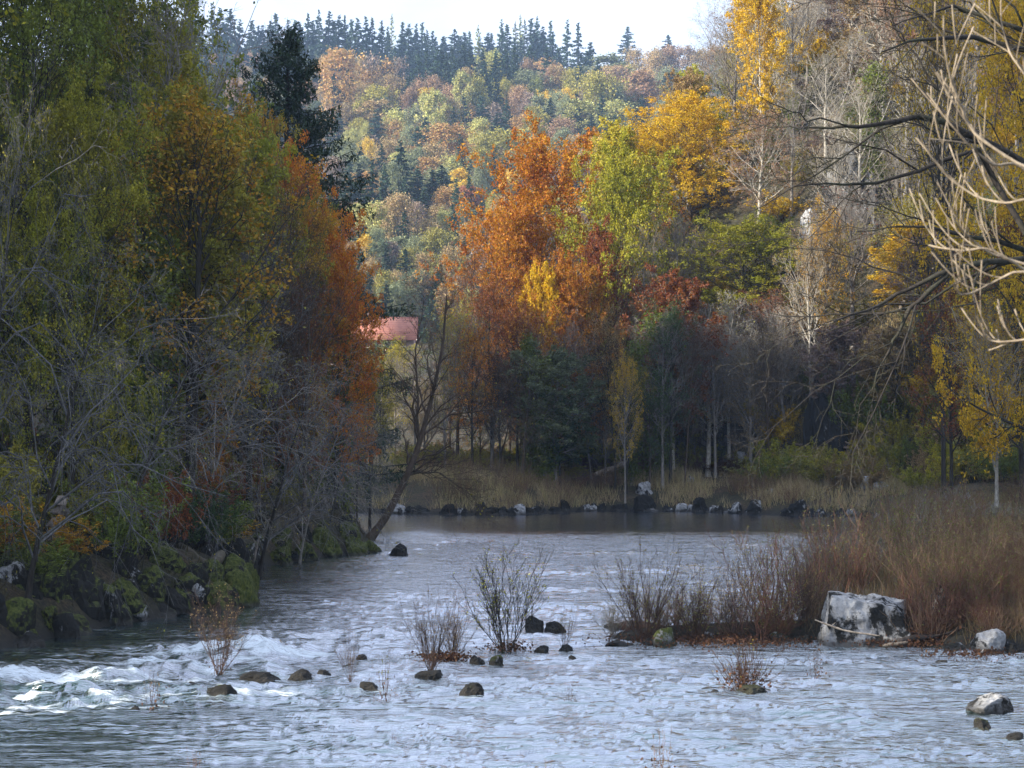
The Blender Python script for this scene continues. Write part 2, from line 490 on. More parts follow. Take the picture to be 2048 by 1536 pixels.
edge = sstep(0.0, 2.0, seg_dist(x, y, RIVER, True))
crest = 1 - np.abs(fbm(x * 0.75 + 3, y * 1.1, 1.9, 3)); crest2 = 1 - np.abs(fbm(x + 31, y * 1.3, 0.7, 3))
Z += rm * edge * (0.36 * (crest ** 2 - 0.45) + 0.10 * crest2 ** 2 + 0.05 * fbm(x, y, .35, 2))
Z += np.exp(-(((x + 9.8) / 2.2) ** 2 + ((y - 38.6 - 0.25 * x - 2) / 1.0) ** 2)) * .14 + np.exp(-(((x + 6.3) / 1.7) ** 2 + ((y - 43.3) / .8) ** 2)) * .12
fb = fbm(x * 0.9, y * 1.6, 0.8, 5); fb2 = fbm(x * 0.5, y * 1.8, 2.0, 4)
foam = sstep(0.24, 0.95, rm * (0.62 + 0.9 * fb + 0.5 * fb2) + rm * 0.6 * sstep(0.02, 0.25, Z))
foam = np.maximum(foam, 0.45 * sstep(0.8, 1.0, rm + .4) * sstep(0.62, 0.95, fb * 0.6 + fb2 * 0.5) * sstep(70, 50, y) * sstep(6, -2, x))
idx = np.arange(NR * NC).reshape(NR, NC)
Fc = np.stack([idx[:-1, :-1], idx[:-1, 1:], idx[1:, 1:], idx[1:, :-1]], -1).reshape(-1, 4)
m, t, o = mat("river_water")
tcn = nd(t, "TexCoord")
fo = nd(t, "Attribute", attribute_type='GEOMETRY', attribute_name="foam")
ro = nd(t, "Attribute", attribute_type='GEOMETRY', attribute_name="calm")
mpn = nd(t, "Mapping"); mpn.inputs['Scale'].default_value = (0.28, 1.9, 1); t.links.new(tcn.outputs['Object'], mpn.inputs[0])
b1 = noise_n(t, mpn.outputs[0], 2.6, 3, 0.55, 0.4); b2 = noise_n(t, mpn.outputs[0], 0.7, 4, 0.6, 0.6)
b3 = noise_n(t, mpn.outputs[0], 8.0, 3, 0.6)
hh = math_n(t, 'ADD', math_n(t, 'ADD', math_n(t, 'MULTIPLY', b1, 0.8), math_n(t, 'MULTIPLY', b2, 0.3)), math_n(t, 'MULTIPLY', b3, 0.22))
bn = nd(t, "Bump"); bn.inputs['Distance'].default_value = 0.22; t.links.new(hh, bn.inputs['Height'])
mp2 = nd(t, "Mapping"); mp2.inputs['Scale'].default_value = (0.11, 0.5, 1); t.links.new(tcn.outputs['Object'], mp2.inputs[0])
gl = ramp(t, noise_n(t, mp2.outputs[0], 1.0, 6, 0.65, 1.0), [(0.36, (0.6,) * 3), (0.52, (1, 1, 1))])
sm = nd(t, "Attribute", attribute_type='GEOMETRY', attribute_name="smooth")
st_ = math_n(t, 'MULTIPLY', math_n(t, 'SUBTRACT', 1.0, math_n(t, 'MAXIMUM', math_n(t, 'MULTIPLY', ro.outputs['Fac'], 0.85), sm.outputs['Fac'])), gl)
t.links.new(st_, bn.inputs['Strength'])
fine = noise_n(t, mpn.outputs[0], 7, 6, 0.85)
ff = math_n(t, 'MULTIPLY', math_n(t, 'SUBTRACT', math_n(t, 'MULTIPLY', fo.outputs['Fac'], math_n(t, 'ADD', 1.0, math_n(t, 'MULTIPLY', math_n(t, 'SUBTRACT', fine, 0.5), 6.0))), 0.22), 1.5, True)
c = mixc(t, ff, (0.018, 0.062, 0.066), (0.66, 0.74, 0.80))
d = nd(t, "BsdfPrincipled"); d.inputs['IOR'].default_value = 1.7; d.inputs['Specular IOR Level'].default_value = 1.0
t.links.new(c, d.inputs['Base Color']); t.links.new(math_n(t, 'ADD', math_n(t, 'MULTIPLY', ff, 0.5), 0.09), d.inputs['Roughness'])
t.links.new(bn.outputs[0], d.inputs['Normal'])
gs = nd(t, "BsdfGlossy"); gs.inputs['Roughness'].default_value = 0.13; gs.inputs['Color'].default_value = (0.92, 0.93, 1.0, 1); t.links.new(bn.outputs[0], gs.inputs['Normal'])
lw = nd(t, "LayerWeight"); lw.inputs['Blend'].default_value = 0.5; t.links.new(bn.outputs[0], lw.inputs['Normal'])
fz = math_n(t, 'MULTIPLY', math_n(t, 'POWER', lw.outputs['Facing'], 1.2), math_n(t, 'SUBTRACT', 1.0, ff), True)
ms = nd(t, "MixShader"); t.links.new(fz, ms.inputs[0]); t.links.new(d.outputs[0], ms.inputs[1]); t.links.new(gs.outputs[0], ms.inputs[2]); t.links.new(ms.outputs[0], o.inputs[0])
w = newobj("river_water", mesh_np("river_water", np.stack([x, y, Z], 1), Fc, m, smooth=True, vattr={"foam": foam, "calm": calm, "smooth": slick})); w["kind"] = "structure"

# ------------------------------------------------------------------ tree prototypes
def build_broadleaf(key, seed, H=18, W=9, r0=0.22, nl=(24, 7, 5, 4), nleaf=18000, lsize=0.15, t0=0.28, ang=(1.25, 0.45), bend=0.12, spread=0.12, kind="broadleaf_tree", lean=(0, 0), shape=0.0, wig=0.07, leafup=0.6, sides=(7, 5, 4, 3, 3), planar=0.0, stems=1, leafmat=None, b2=0.0):
    rng = np.random.default_rng(seed)
    P0, R0 = trunk_line(rng, H * 0.93, r0, 12, 0.012, lean)
    if stems > 1:
        Pa, Ra = child(rng, P0, R0, stems - 1, 0.04, 0.3, lambda t, p: np.full_like(t, H * 0.75), lambda t: 0.28 + 0 * t, 0.05, 0.05, 12, 0.75, 0.15, 0.5)
        P0 = np.concatenate([P0, Pa]); R0 = np.concatenate([R0, Ra])
    env = lambda t, p: W * 0.5 * (0.30 + 0.80 * np.sin(math.pi * np.clip((t - t0) / (1 - t0) * (0.86 + shape) + 0.12, 0, 1))) * (1.12)
    Pa, Ra = child(rng, P0, R0, nl[0], t0, 0.99, env, lambda t: ang[0] + (ang[1] - ang[0]) * (t - t0) / (1 - t0), bend, wig, 6, 0.5, 0.25, 0.08)
    Pb, Rb = child(rng, Pa, Ra, nl[1], 0.15, 1.0, 0.52, 0.75, b2, wig * 1.2, 5, 0.62, 0.3, 0.05, planar=planar)
    Pc, Rc = child(rng, Pb, Rb, nl[2], 0.15, 1.0, 0.52, 0.7, b2, wig * 1.3, 4, 0.65, 0.4, 0.04, rmin=0.009, planar=planar)
    parts = [tubes(Pb, Rb, sides[2]), tubes(Pc, Rc, sides[3]), tubes(Pa, Ra, sides[1])]
    last = Pc
    if nl[3]:
        Pd, Rd = child(rng, Pc, Rc, nl[3], 0.2, 1.0, 0.6, 0.65, b2, wig, 3, 0.7, 0.5, 0.03, rmin=0.007, planar=planar)
        parts.append(tubes(Pd, Rd, 3)); last = Pd
    tr = mesh_np(key + "_trunk", *tubes(P0, R0, sides[0]), M_BARK, smooth=True)
    br = mesh_np(key + "_branches", *join(parts), M_BARK, smooth=True)
    out = [("trunk", tr), ("branches", br)]
    if nleaf:
        C = sample_on(rng, last, nleaf, spread)
        V, Fq, ti = leaves(rng, C, lsize, up=leafup)
        out.append(("crown", mesh_np(key + "_crown", V, Fq, leafmat or M_LEAF, ti)))
    store(key, kind, out)

def build_far(key, seed, H=16, W=11, n=5200, size=0.43, shape=0, limbs=34, birch=False, bare=False):
    rng = np.random.default_rng(seed)
    P0, R0 = trunk_line(rng, H * 0.9, 0.22 if not birch else 0.16, 6, 0.01)
    t0 = 0.18
    env = lambda t, p: W * 0.5 * (0.35 + 0.75 * np.sin(math.pi * np.clip((t - t0) / (1 - t0) * 0.85 + 0.14 + shape, 0, 1)))
    Pa, Ra = child(rng, P0, R0, limbs, t0, 0.98, env, lambda t: 1.3 - 0.9 * (t - t0), 0.15, 0.08, 4, 0.5, 0.3, 0.12)
    Pb, Rb = child(rng, Pa, Ra, 5, 0.25, 1.0, 0.5, 0.8, 0.05, 0.1, 3, 0.6, 0.4, 0.1, rmin=0.03)
    tr = mesh_np(key + "_trunk", *join([tubes(P0, R0, 5), tubes(Pa, Ra, 3)] + ([tubes(*child(rng, Pb, Rb, 4, .2, 1, .6, .6, .1, .1, 2, .6, .5, .1, rmin=.03), 3), tubes(Pb, Rb, 3)] if bare else [])), M_BARK)
    # leaf masses gathered round the ends of the boughs
    cl = Pb[:, -1]
    k = rng.integers(0, len(cl), n)
    C = cl[k] + rng.normal(size=(n, 3)) * np.array([0.55, 0.55, 0.60]) * (W / 11)
    V, Fq, ti = leaves(rng, C, size, 0.8, 0.35, 0.6)
    store(key, "broadleaf_tree" if not birch else "birch_tree", [("trunk", tr), ("crown", mesh_np(key + "_crown", V, Fq, M_FAR, ti))])

def build_spruce(key, seed, H=26, W=8, limbs=90, per=26, size=0.7, t0=0.06, droop=-0.25, hang=1.5, aspect=0.3, sides=4, near=False, power=0.85):
    rng = np.random.default_rng(seed)
    P0, R0 = trunk_line(rng, H, H * 0.011, 8, 0.003, taper=0.03)
    env = lambda t, p: W * 0.5 * (np.clip(1.0 - t, 0, 1) ** power + 0.02) * (0.82 + 0.3 * rng.random(t.shape))
    Pa, Ra = child(rng, P0, R0, limbs, t0, 0.995, env, lambda t: 1.5 - 0.5 * t ** 3, droop, 0.03, 5, 0.35, 0.3, 0.0)
    Pa[:, -1, 2] += np.linalg.norm(Pa[:, -1] - Pa[:, 0], axis=1) * 0.10
    parts = [tubes(Pa, Ra, 3)]
    Pb, Rb = child(rng, Pa, Ra, 7 if near else 4, 0.15, 1.0, 0.34, 0.85, -0.25, 0.03, 3, 0.5, 0.4, 0.0, planar=0.85)
    if near: parts.append(tubes(Pb, Rb, 3))
    ln = np.concatenate([np.linalg.norm(Pa[:, -1] - Pa[:, 0], axis=1), np.linalg.norm(Pb[:, -1] - Pb[:, 0], axis=1) * 0.9])
    n = limbs * per
    pr = ln / ln.sum(); j = rng.choice(len(ln), n, p=pr)
    Pb2 = np.stack([Pb[:, 0], (Pb[:, 0] + Pb[:, 1]) / 2, Pb[:, 1], (Pb[:, 1] + Pb[:, 2]) / 2, Pb[:, 2]], 1)
    PP = np.concatenate([Pa, Pb2]); t = rng.random(n) ** 0.8 * 4; i = np.minimum(t.astype(int), 3); f = (t - i)[:, None]
    C = PP[j, i] * (1 - f) + PP[j, i + 1] * f
    C += rng.normal(size=C.shape) * 0.05
    sz = size
    if near:   # tassels hanging below each bough
        L_ = rng.random(n) * 0.75; C[:, 2] -= L_ * 0.9
    V, Fq, ti = leaves(rng, C, sz, aspect, 0.2, 0.5, hang)
    tr = mesh_np(key + "_trunk", *tubes(P0, R0, 6), M_BARK, smooth=True)
    store(key, "spruce_tree", [("trunk", tr), ("branches", mesh_np(key + "_branches", *join(parts), M_BARK)), ("crown", mesh_np(key + "_crown", V, Fq, M_NEEDLE, ti))])

def build_shrub(key, seed, H=2.6, stems=18, nt=(7, 4), nleaf=500, lsize=0.07, open_=0.45, base=0.15, r=0.013, kind="willow_shrub", bend=0.05, litter=60, wob=0.012):
    rng = np.random.default_rng(seed)
    k = 7; s = np.linspace(0, 1, k)[None, :, None]
    az = rng.random(stems) * 6.283; an = np.abs(rng.normal(size=stems)) * open_ * 0.6 + 0.08
    an = np.minimum(an, open_ * 1.7)
    D = np.stack([np.sin(an) * np.cos(az), np.sin(an) * np.sin(az), np.cos(an)], 1)[:, None]
    Ln = (H * (0.55 + 0.5 * rng.random(stems)))[:, None, None]
    P0 = np.stack([np.cos(az) * base * rng.random(stems), np.sin(az) * base * rng.random(stems), np.full(stems, -0.08)], 1)[:, None] + D * Ln * s
    P0[..., 2:3] += bend * Ln * s ** 2
    w_ = np.cumsum(rng.normal(size=(stems, k, 3)), 1); w_ -= w_[:, :1]; P0 = P0 + w_ * wob * Ln
    R0 = (r * (0.6 + 0.8 * rng.random(stems)))[:, None] * (1 - 0.75 * s[..., 0])
    Pa, Ra = child(rng, P0, R0, nt[0], 0.2, 1.0, 0.38, 0.5, 0.1, 0.05, 4, 0.6, 0.4, 0.3, rmin=0.0055)
    parts = [tubes(P0, R0, 4), tubes(Pa, Ra, 3)]; last = Pa
    if nt[1]:
        Pb, Rb = child(rng, Pa, Ra, nt[1], 0.15, 1.0, 0.5, 0.5, 0.1, 0.05, 3, 0.6, 0.5, 0.2, rmin=0.0045)
        parts.append(tubes(Pb, Rb, 3)); last = Pb
    out = [("stems", mesh_np(key + "_stems", *join(parts), M_BARK))]
    if nleaf:
        C = sample_on(rng, last, nleaf, 0.04)
        V, Fq, ti = leaves(rng, C, lsize, 0.32, 0.3, 0.4)
        out.append(("leaves", mesh_np(key + "_leaves", V, Fq, M_LEAF, ti)))
    if litter:  # dead leaves caught in the stem base
        C = rng.normal(size=(litter, 3)) * np.array([0.2, 0.2, 0.13]) + np.array([0, 0, 0.14])
        V, Fq, ti = leaves(rng, C, 0.055, 0.8, 0.3, 0.4)
        out.append(("caught_leaves", mesh_np(key + "_caught", V, Fq, M_LEAF, ti)))
    store(key, kind, out)

for i in range(2): build_broadleaf(f"dense{i}", 10 + i, H=18, W=10, nl=(26, 8, 6, 0), nleaf=30000, lsize=0.20, spread=0.12)
for i in range(2): build_broadleaf(f"lush{i}", 20 + i, H=17, W=13, nl=(34, 8, 6, 2), nleaf=60000, lsize=0.13, spread=0.13, bend=0.0, leafup=0.9, t0=0.08, r0=0.16)
build_broadleaf("beech", 25, H=25, W=16, nl=(44, 8, 6, 0), nleaf=52000, lsize=0.21, spread=0.15, bend=0.05, t0=0.12, shape=-0.02)
for i in range(3): build_broadleaf(f"sparse{i}", 30 + i, H=16, W=9, nl=(22, 7, 5, 4), nleaf=9000, lsize=0.15, spread=0.14, ang=(1.0, 0.35), stems=1 + i % 2)
for i in range(4): build_broadleaf(f"bare{i}", 40 + i, H=16, W=8, nl=(22, 7, 6, 4), nleaf=700, lsize=0.13, ang=(0.85, 0.3), bend=0.16, stems=1 + i % 2, r0=0.17, shape=0.05)
for i in range(3): build_broadleaf(f"arch{i}", 50 + i, H=12, W=15, nl=(20, 8, 6, 3), nleaf=900, lsize=0.09, ang=(0.85, 0.6), bend=-0.42, b2=-0.22, r0=0.12, t0=0.10, lean=(0.38, -0.12), wig=0.11)
for i in range(7): build_far(f"far{i}", 60 + i, W=(11, 12, 9, 13, 10, 8, 12)[i], shape=(0, 0.05, -0.05, 0.08, 0, -.1, .04)[i], limbs=(34, 40, 30, 44, 28, 26, 38)[i])
for i in range(2): build_far(f"birch{i}", 70 + i, H=18, W=6, n=900, size=0.5, limbs=24, birch=True, bare=True)
for i in range(2): build_far(f"twiggy{i}", 75 + i, H=15, W=9, n=700, size=0.5, limbs=34, bare=True)
for i in range(3): build_spruce(f"fspruce{i}", 80 + i, H=28, W=9.0, limbs=70, per=26, size=1.15, hang=1.0, aspect=0.42)
build_spruce("larch", 84, H=27, W=10, limbs=60, per=16, size=0.9, hang=0.3, aspect=0.5, droop=0.05)
build_spruce("nspruce", 90, H=30, W=10.5, limbs=210, per=420, size=0.26, hang=2.2, aspect=0.26, near=True, droop=-0.10, power=0.55)
build_spruce("mspruce", 91, H=26, W=8, limbs=80, per=110, size=0.5, hang=0.6, aspect=0.25, near=False, droop=-0.2)
for i in range(4): build_shrub(f"willow{i}", 100 + i, H=2.6, stems=(20, 28, 16, 24)[i], nt=(8, 4), nleaf=(600, 420, 260, 700)[i], r=0.014, open_=0.62, wob=0.022)
for i in range(3): build_shrub(f"thicket{i}", 110 + i, H=2.9, stems=24, nt=(7, 3), nleaf=1000, lsize=0.06, open_=0.42, base=0.6, r=0.012, wob=0.02, litter=50)
build_shrub("sprig", 120, H=0.7, stems=6, nt=(4, 0), nleaf=24, lsize=0.05, r=0.005, litter=40)
build_shrub("clump", 121, H=0.9, stems=44, nt=(5, 0), nleaf=40, lsize=0.04, r=0.005, open_=0.55, litter=340)
for i in range(3): build_shrub(f"bush{i}", 130 + i, H=2.2, stems=22, nt=(6, 4), nleaf=5200, lsize=0.11, open_=0.6, base=0.5, r=0.012, kind="leafy_bush", litter=0)

def build_ivy(key, seed, H=12, W=2.0):
    rng = np.random.default_rng(seed)
    P0, R0 = trunk_line(rng, H, 0.16, 10, 0.01)
    Pa, Ra = child(rng, P0, R0, 14, 0.3, 1.0, lambda t, p: 1.6 + 0 * t, 0.9, 0.1, 0.08, 4, 0.4, 0.3, 0.1)
    Pb, Rb = child(rng, Pa, Ra, 5, 0.2, 1.0, 0.6, 0.7, 0, 0.1, 3, 0.5, 0.4)
    n = 9000; z = rng.random(n) ** 0.8; k = z * 9; i = np.minimum(k.astype(int), 8); f = (k - i)[:, None]
    C = P0[0, i] * (1 - f) + P0[0, i + 1] * f
    lump = 0.45 + 0.55 * np.abs(np.sin(z * 9 + seed)) + 0.25 * np.sin(z * 23)
    C = C + rng.normal(size=(n, 3)) * (W * 0.26 * lump)[:, None]
    V, Fq, ti = leaves(rng, C, 0.17, 0.9, 0.3, 0.4)
    store(key, "ivy_covered_tree", [("trunk", mesh_np(key + "_trunk", *tubes(P0, R0, 6), M_BARK, smooth=True)), ("branches", mesh_np(key + "_branches", *join([tubes(Pa, Ra, 4), tubes(Pb, Rb, 3)]), M_BARK)), ("ivy", mesh_np(key + "_ivy", V, Fq, M_LEAF, ti))])
for i in range(2): build_ivy(f"ivy{i}", 140 + i)

# ------------------------------------------------------------------ colours (base colours, linear)
C = dict(vivid=((0.55, 0.13, 0.010), (0.62, 0.28, 0.015)), stemmy=((0.15, 0.19, 0.045), (0.28, 0.23, 0.07)),
    deep_orange=((0.38, 0.115, 0.010), (0.50, 0.24, 0.015)), rust=((0.20, 0.055, 0.02), (0.26, 0.10, 0.025)), orange=((0.42, 0.20, 0.015), (0.48, 0.31, 0.02)),
    gold=((0.62, 0.46, 0.02), (0.58, 0.34, 0.015)), yellow=((0.52, 0.43, 0.03), (0.36, 0.33, 0.03)), olive=((0.21, 0.22, 0.028), (0.33, 0.27, 0.03)),
    yellow_green=((0.20, 0.25, 0.02), (0.40, 0.34, 0.025)), green=((0.08, 0.13, 0.018), (0.19, 0.21, 0.025)), dark_green=((0.04, 0.085, 0.03), (0.07, 0.12, 0.035)),
    tan=((0.30, 0.20, 0.10), (0.36, 0.26, 0.10)), pinkish_brown=((0.26, 0.15, 0.10), (0.32, 0.19, 0.10)), pale_orange=((0.42, 0.22, 0.07), (0.40, 0.26, 0.08)),
    pale_yellow=((0.44, 0.42, 0.12), (0.34, 0.36, 0.11)), grey_green=((0.13, 0.18, 0.09), (0.20, 0.22, 0.11)), red=((0.32, 0.08, 0.05), (0.34, 0.14, 0.06)),
    dark_needle=((0.022, 0.048, 0.026), (0.042, 0.072, 0.03)), blue_green=((0.035, 0.075, 0.045), (0.06, 0.10, 0.05)), sunny_needle=((0.12, 0.14, 0.03), (0.20, 0.20, 0.05)),
    mauve=((0.24, 0.17, 0.16), (0.28, 0.20, 0.15)), brown_dead=((0.07, 0.035, 0.022), (0.15, 0.07, 0.035)))
BARK = dict(grey=(0.29, 0.27, 0.255), dark=(0.045, 0.04, 0.036), pale=(0.48, 0.46, 0.42), birch=(0.55, 0.53, 0.50), brown=(0.11, 0.08, 0.06), red=(0.095, 0.062, 0.052), straw=(0.24, 0.155, 0.105), russet=(0.22, 0.11, 0.08), lav=(0.16, 0.16, 0.17))
cnt = {}
PLACED = []
def place(key, x, y, z=None, H=None, Wd=None, rot=None, col="olive", bark="grey", label=None, cat="tree", group=None, name=None, tilt=(0, 0), rng=random.Random(1), feats=None, caught="brown_dead"):
    p = PROTO[key]
    if z is None: z = gz(x, y) - 0.12
    sz = (H or p['H']) / p['H']; sx = (Wd / p['W']) if Wd else sz
    if name is None: name = {"dense": "leafy_tree", "beech": "leafy_tree", "lush": "leafy_tree", "sparse": "thin_leaved_tree", "bare": "bare_tree", "arch": "arching_bare_tree"}.get(key.rstrip("0123456789"))
    root = bpy.data.objects.new(name or p['kind'], None); COL.objects.link(root)
    root.location = (x, y, z); root.scale = (sx, sx, sz)
    root.rotation_euler = (tilt[0], tilt[1], rng.random() * 6.283 if rot is None else rot)
    a, b = C[col]
    j = 0.85 + 0.3 * rng.random(); a = tuple(v * j for v in a); b = tuple(v * j for v in b)
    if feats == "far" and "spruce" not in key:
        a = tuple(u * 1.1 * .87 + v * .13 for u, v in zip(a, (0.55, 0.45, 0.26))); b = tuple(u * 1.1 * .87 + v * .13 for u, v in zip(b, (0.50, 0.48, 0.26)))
    bk = BARK[bark]
    for nm, me in p['parts']:
        leafy = nm in ("crown", "leaves", "ivy", "caught_leaves")
        ca, cb = (a, b) if nm in ("crown", "leaves") else (C["green"] if nm == "ivy" else C[caught]) if leafy else (bk, bk)
        if nm == "trunk" and bark == "lav": ca = cb = BARK["dark"]
        newobj(nm, me, root, color=ca, c2=cb)
    px, py = to_px(x, y, z + (H or p['H']) * 0.7)
    PLACED.append(dict(o=root, px=px, py=py, x=x, y=y, col=col, bark=bark, key=key, label=label, cat=cat, group=group, feats=feats))
    return root

def T(key, px, top, Y, wpx, col, bark="grey", label=None, Z0=None, **kw):
    """a tree standing at distance Y whose top shows at (px, top) and whose crown is wpx wide in the photograph"""
    x, _, zt = at(px, top, Y)
    zb = gz(x, Y) - 0.15 if Z0 is None else Z0
    if zb < -0.2: zb = -0.2
    Hh = max(zt - zb, 2.0)
    if key[:5] in ("beech", "dense"): wpx *= 1.3
    return place(key, x, Y, zb, Hh, wpx / F * Y, col=col, bark=bark, label=label, **kw)

# ------------------------------------------------------------------ far hillside
rg = random.Random(7)
FARK = [f"far{i}" for i in range(7)]
occ = []
def FT(key, px, top, wpx, hpx, col, bark="grey", extra=1.0):
    X, Y, Z = hit(px, min(top + hpx * 1.22, 700))
    if Y < 225: Y = 300; X = (px - 1024) / F * Y; Z = gz(X, Y)
    Hh = hpx / F * Y * extra; Wm = wpx / F * Y
    occ.append((px, top, wpx, hpx))
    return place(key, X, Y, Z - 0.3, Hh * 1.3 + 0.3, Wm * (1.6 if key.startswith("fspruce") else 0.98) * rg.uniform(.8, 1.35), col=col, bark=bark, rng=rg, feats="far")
RIDGE = [(378, 12), (395, 30), (424, 17), (439, 23), (461, 25), (478, 45), (504, 47), (517, 57), (527, 57), (551, 34), (540, 50), (578, 48), (590, 46), (600, 50), (615, 35), (626, 48), (637, 28), (657, 31), (668, 50), (676, 37), (690, 38), (702, 46),
    (716, 45), (732, 42), (744, 42), (764, 48), (775, 60), (805, 50), (816, 55), (832, 55), (845, 52), (855, 66), (865, 68), (887, 78), (908, 66), (921, 78), (939, 68), (974, 71), (1002, 46), (1014, 55), (1031, 50), (1049, 45), (1063, 45), (1073, 41), (1088, 60), (1102, 49), (1117, 100),
    (1134, 47), (1157, 53), (1176, 105), (1205, 76), (1256, 58), (1295, 87), (1323, 81), (1337, 74)]
for i, (px, top) in enumerate(RIDGE):
    base = 128 if px < 700 else 138 if px < 1180 else 128
    lone = px > 1180
    hp = max(base - top + (18 if not lone else 2), 30)
    key = "larch" if px in (783, 956, 1205, 1049, 1031) else f"fspruce{i % 3}"
    FT(key, px, top, (28 if not lone else 26) + rg.random() * 8 + hp * 0.06, hp, "blue_green" if rg.random() < .35 else "dark_needle", "dark")
for px, top in ((783, 35), (956, 58), (1040, 36)):
    FT("larch", px, top, 40, 110, "green", "brown")
for row in range(2):
    for i in range(34):
        px = 380 + i * 22 + rg.random() * 12 + row * 9
        if px > 1130: continue
        FT(f"fspruce{i % 3}", px, 66 + row * 26 + rg.random() * 16, 30 + rg.random() * 8, 78 + rg.random() * 14, "dark_needle" if rg.random() < .7 else "blue_green", "dark")
FARL = """873 105 34 88 C b|893 112 32 92 C d|858 150 26 60 C b|843 132 24 44 C d|908 120 30 90 C d|850 165 42 66 L b|1025 120 24 38 C b|1037 128 20 30 C b
683 106 96 96 B pale_orange|645 118 46 60 B pale_orange|700 168 52 42 B gold|745 112 50 90 W mauve|722 118 40 70 B tan|775 122 50 86 W pale_orange|800 120 44 90 W mauve|787 172 26 34 B gold|838 162 50 64 B pinkish_brown|820 180 44 60 B pinkish_brown|740 196 60 60 B olive|765 198 66 54 B blue_green|720 205 50 50 B olive
590 118 44 50 B blue_green|560 128 46 44 B blue_green|430 104 60 46 B pale_orange|405 120 40 50 B blue_green|455 120 50 60 B blue_green|490 135 44 50 B tan|470 170 54 44 B pinkish_brown|520 150 40 50 B blue_green|620 140 36 46 B grey_green|640 180 40 60 H tan|652 192 30 80 H pale_orange
925 150 44 86 B pale_yellow|955 160 62 76 B olive|985 106 74 60 B pale_yellow|965 120 40 40 B gold|948 115 40 36 B orange|1055 122 54 54 B pinkish_brown|1092 124 58 56 B pale_orange|1115 138 50 54 B tan|1145 140 56 60 B olive|1040 152 22 36 B pale_yellow|1038 178 50 64 B pinkish_brown|1058 190 40 60 B mauve|1010 160 50 50 B olive|1072 160 44 50 B green
872 188 50 80 B pale_yellow|848 190 46 84 H pale_yellow|885 196 40 70 H tan|900 200 44 70 B tan|960 212 40 50 H mauve|992 210 44 56 H mauve|940 210 40 54 H pale_orange|1076 196 46 60 B grey_green|1112 186 58 66 B grey_green|1130 196 50 60 B grey_green|1190 150 100 86 B olive|1165 206 90 60 B pale_yellow|1230 176 72 66 B grey_green|1218 138 84 50 B tan|1280 152 80 80 B pinkish_brown|1255 132 60 46 B olive|1312 112 56 60 B tan|1340 96 64 60 B pinkish_brown|1372 100 50 60 B mauve|1402 100 50 60 B tan|1432 96 54 60 B pale_orange|1440 116 44 56 B blue_green|1466 110 50 70 B grey_green|1340 150 70 70 C d|1300 180 60 60 B pinkish_brown|1250 200 70 50 B olive
730 250 40 50 B pale_yellow|703 262 44 50 B pale_yellow|765 250 44 44 B tan|788 244 44 50 B pale_orange|812 254 40 40 B gold|850 248 50 36 B pale_orange|896 256 112 80 B pale_orange|960 248 92 50 B gold|1008 268 90 74 B olive|1048 262 44 46 B pale_yellow|1070 270 40 50 B grey_green|868 292 80 64 B tan|838 300 56 60 B grey_green|745 276 50 60 W mauve|772 282 70 70 B tan|694 300 56 60 B grey_green|720 320 50 60 B grey_green|960 300 70 60 B olive|1130 262 50 50 B grey_green|1180 250 50 60 C b|1160 275 44 40 B red
803 288 50 112 C b|921 278 44 96 C b|745 330 46 110 C b|770 340 44 112 C b|720 336 50 90 C d|865 344 44 72 C d|882 340 46 80 C d|996 328 48 90 C b|1016 316 34 64 C b|765 374 44 90 C d|912 366 42 96 C b|700 356 44 88 C d|785 330 50 80 B grey_green|815 318 52 76 B grey_green|960 322 34 70 B grey_green|958 346 50 54 H mauve|940 378 54 52 B red|924 376 30 46 B red|856 330 44 40 B pale_orange|800 394 74 86 B tan|745 412 52 72 B pale_yellow|770 418 50 60 B pale_yellow|716 414 44 60 B pale_yellow|856 404 54 50 H mauve|886 424 40 60 B pale_yellow|912 430 36 54 B grey_green|870 462 94 70 B olive|938 456 52 60 B tan|960 440 40 60 B grey_green|760 486 60 60 B blue_green|800 480 50 50 B grey_green|818 500 44 54 B olive|770 548 66 70 B olive|832 546 64 60 B blue_green|850 514 50 60 B tan|740 520 44 60 B tan|900 500 60 70 B tan|930 520 50 60 B olive|960 500 60 80 B mauve|790 570 50 60 B grey_green|1000 400 50 70 B tan|980 440 50 70 B mauve"""
nk = 0
KC = {"b": "blue_green", "d": "dark_needle"}
for tok in FARL.replace("\n", "|").split("|"):
    a = tok.split()
    px, top, w_, h_ = map(int, a[:4]); nk += 1
    if a[4] == "C": FT(f"fspruce{nk % 3}", px, top, w_ * 1.05, h_ * 1.1, KC[a[5]], "dark")
    elif a[4] == "L": FT("larch", px, top, w_, h_, KC[a[5]], "dark")
    elif a[4] == "H": FT(f"birch{nk % 2}", px, top, w_, h_ * 1.15, a[5], "birch")
    elif a[4] == "W": FT(f"twiggy{nk % 2}", px, top, w_, h_ * 1.1, a[5], "lav")
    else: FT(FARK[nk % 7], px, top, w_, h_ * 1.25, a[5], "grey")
cols = ["tan", "pale_orange", "pinkish_brown", "olive", "pale_yellow", "grey_green", "mauve", "gold", "grey_green", "tan"]
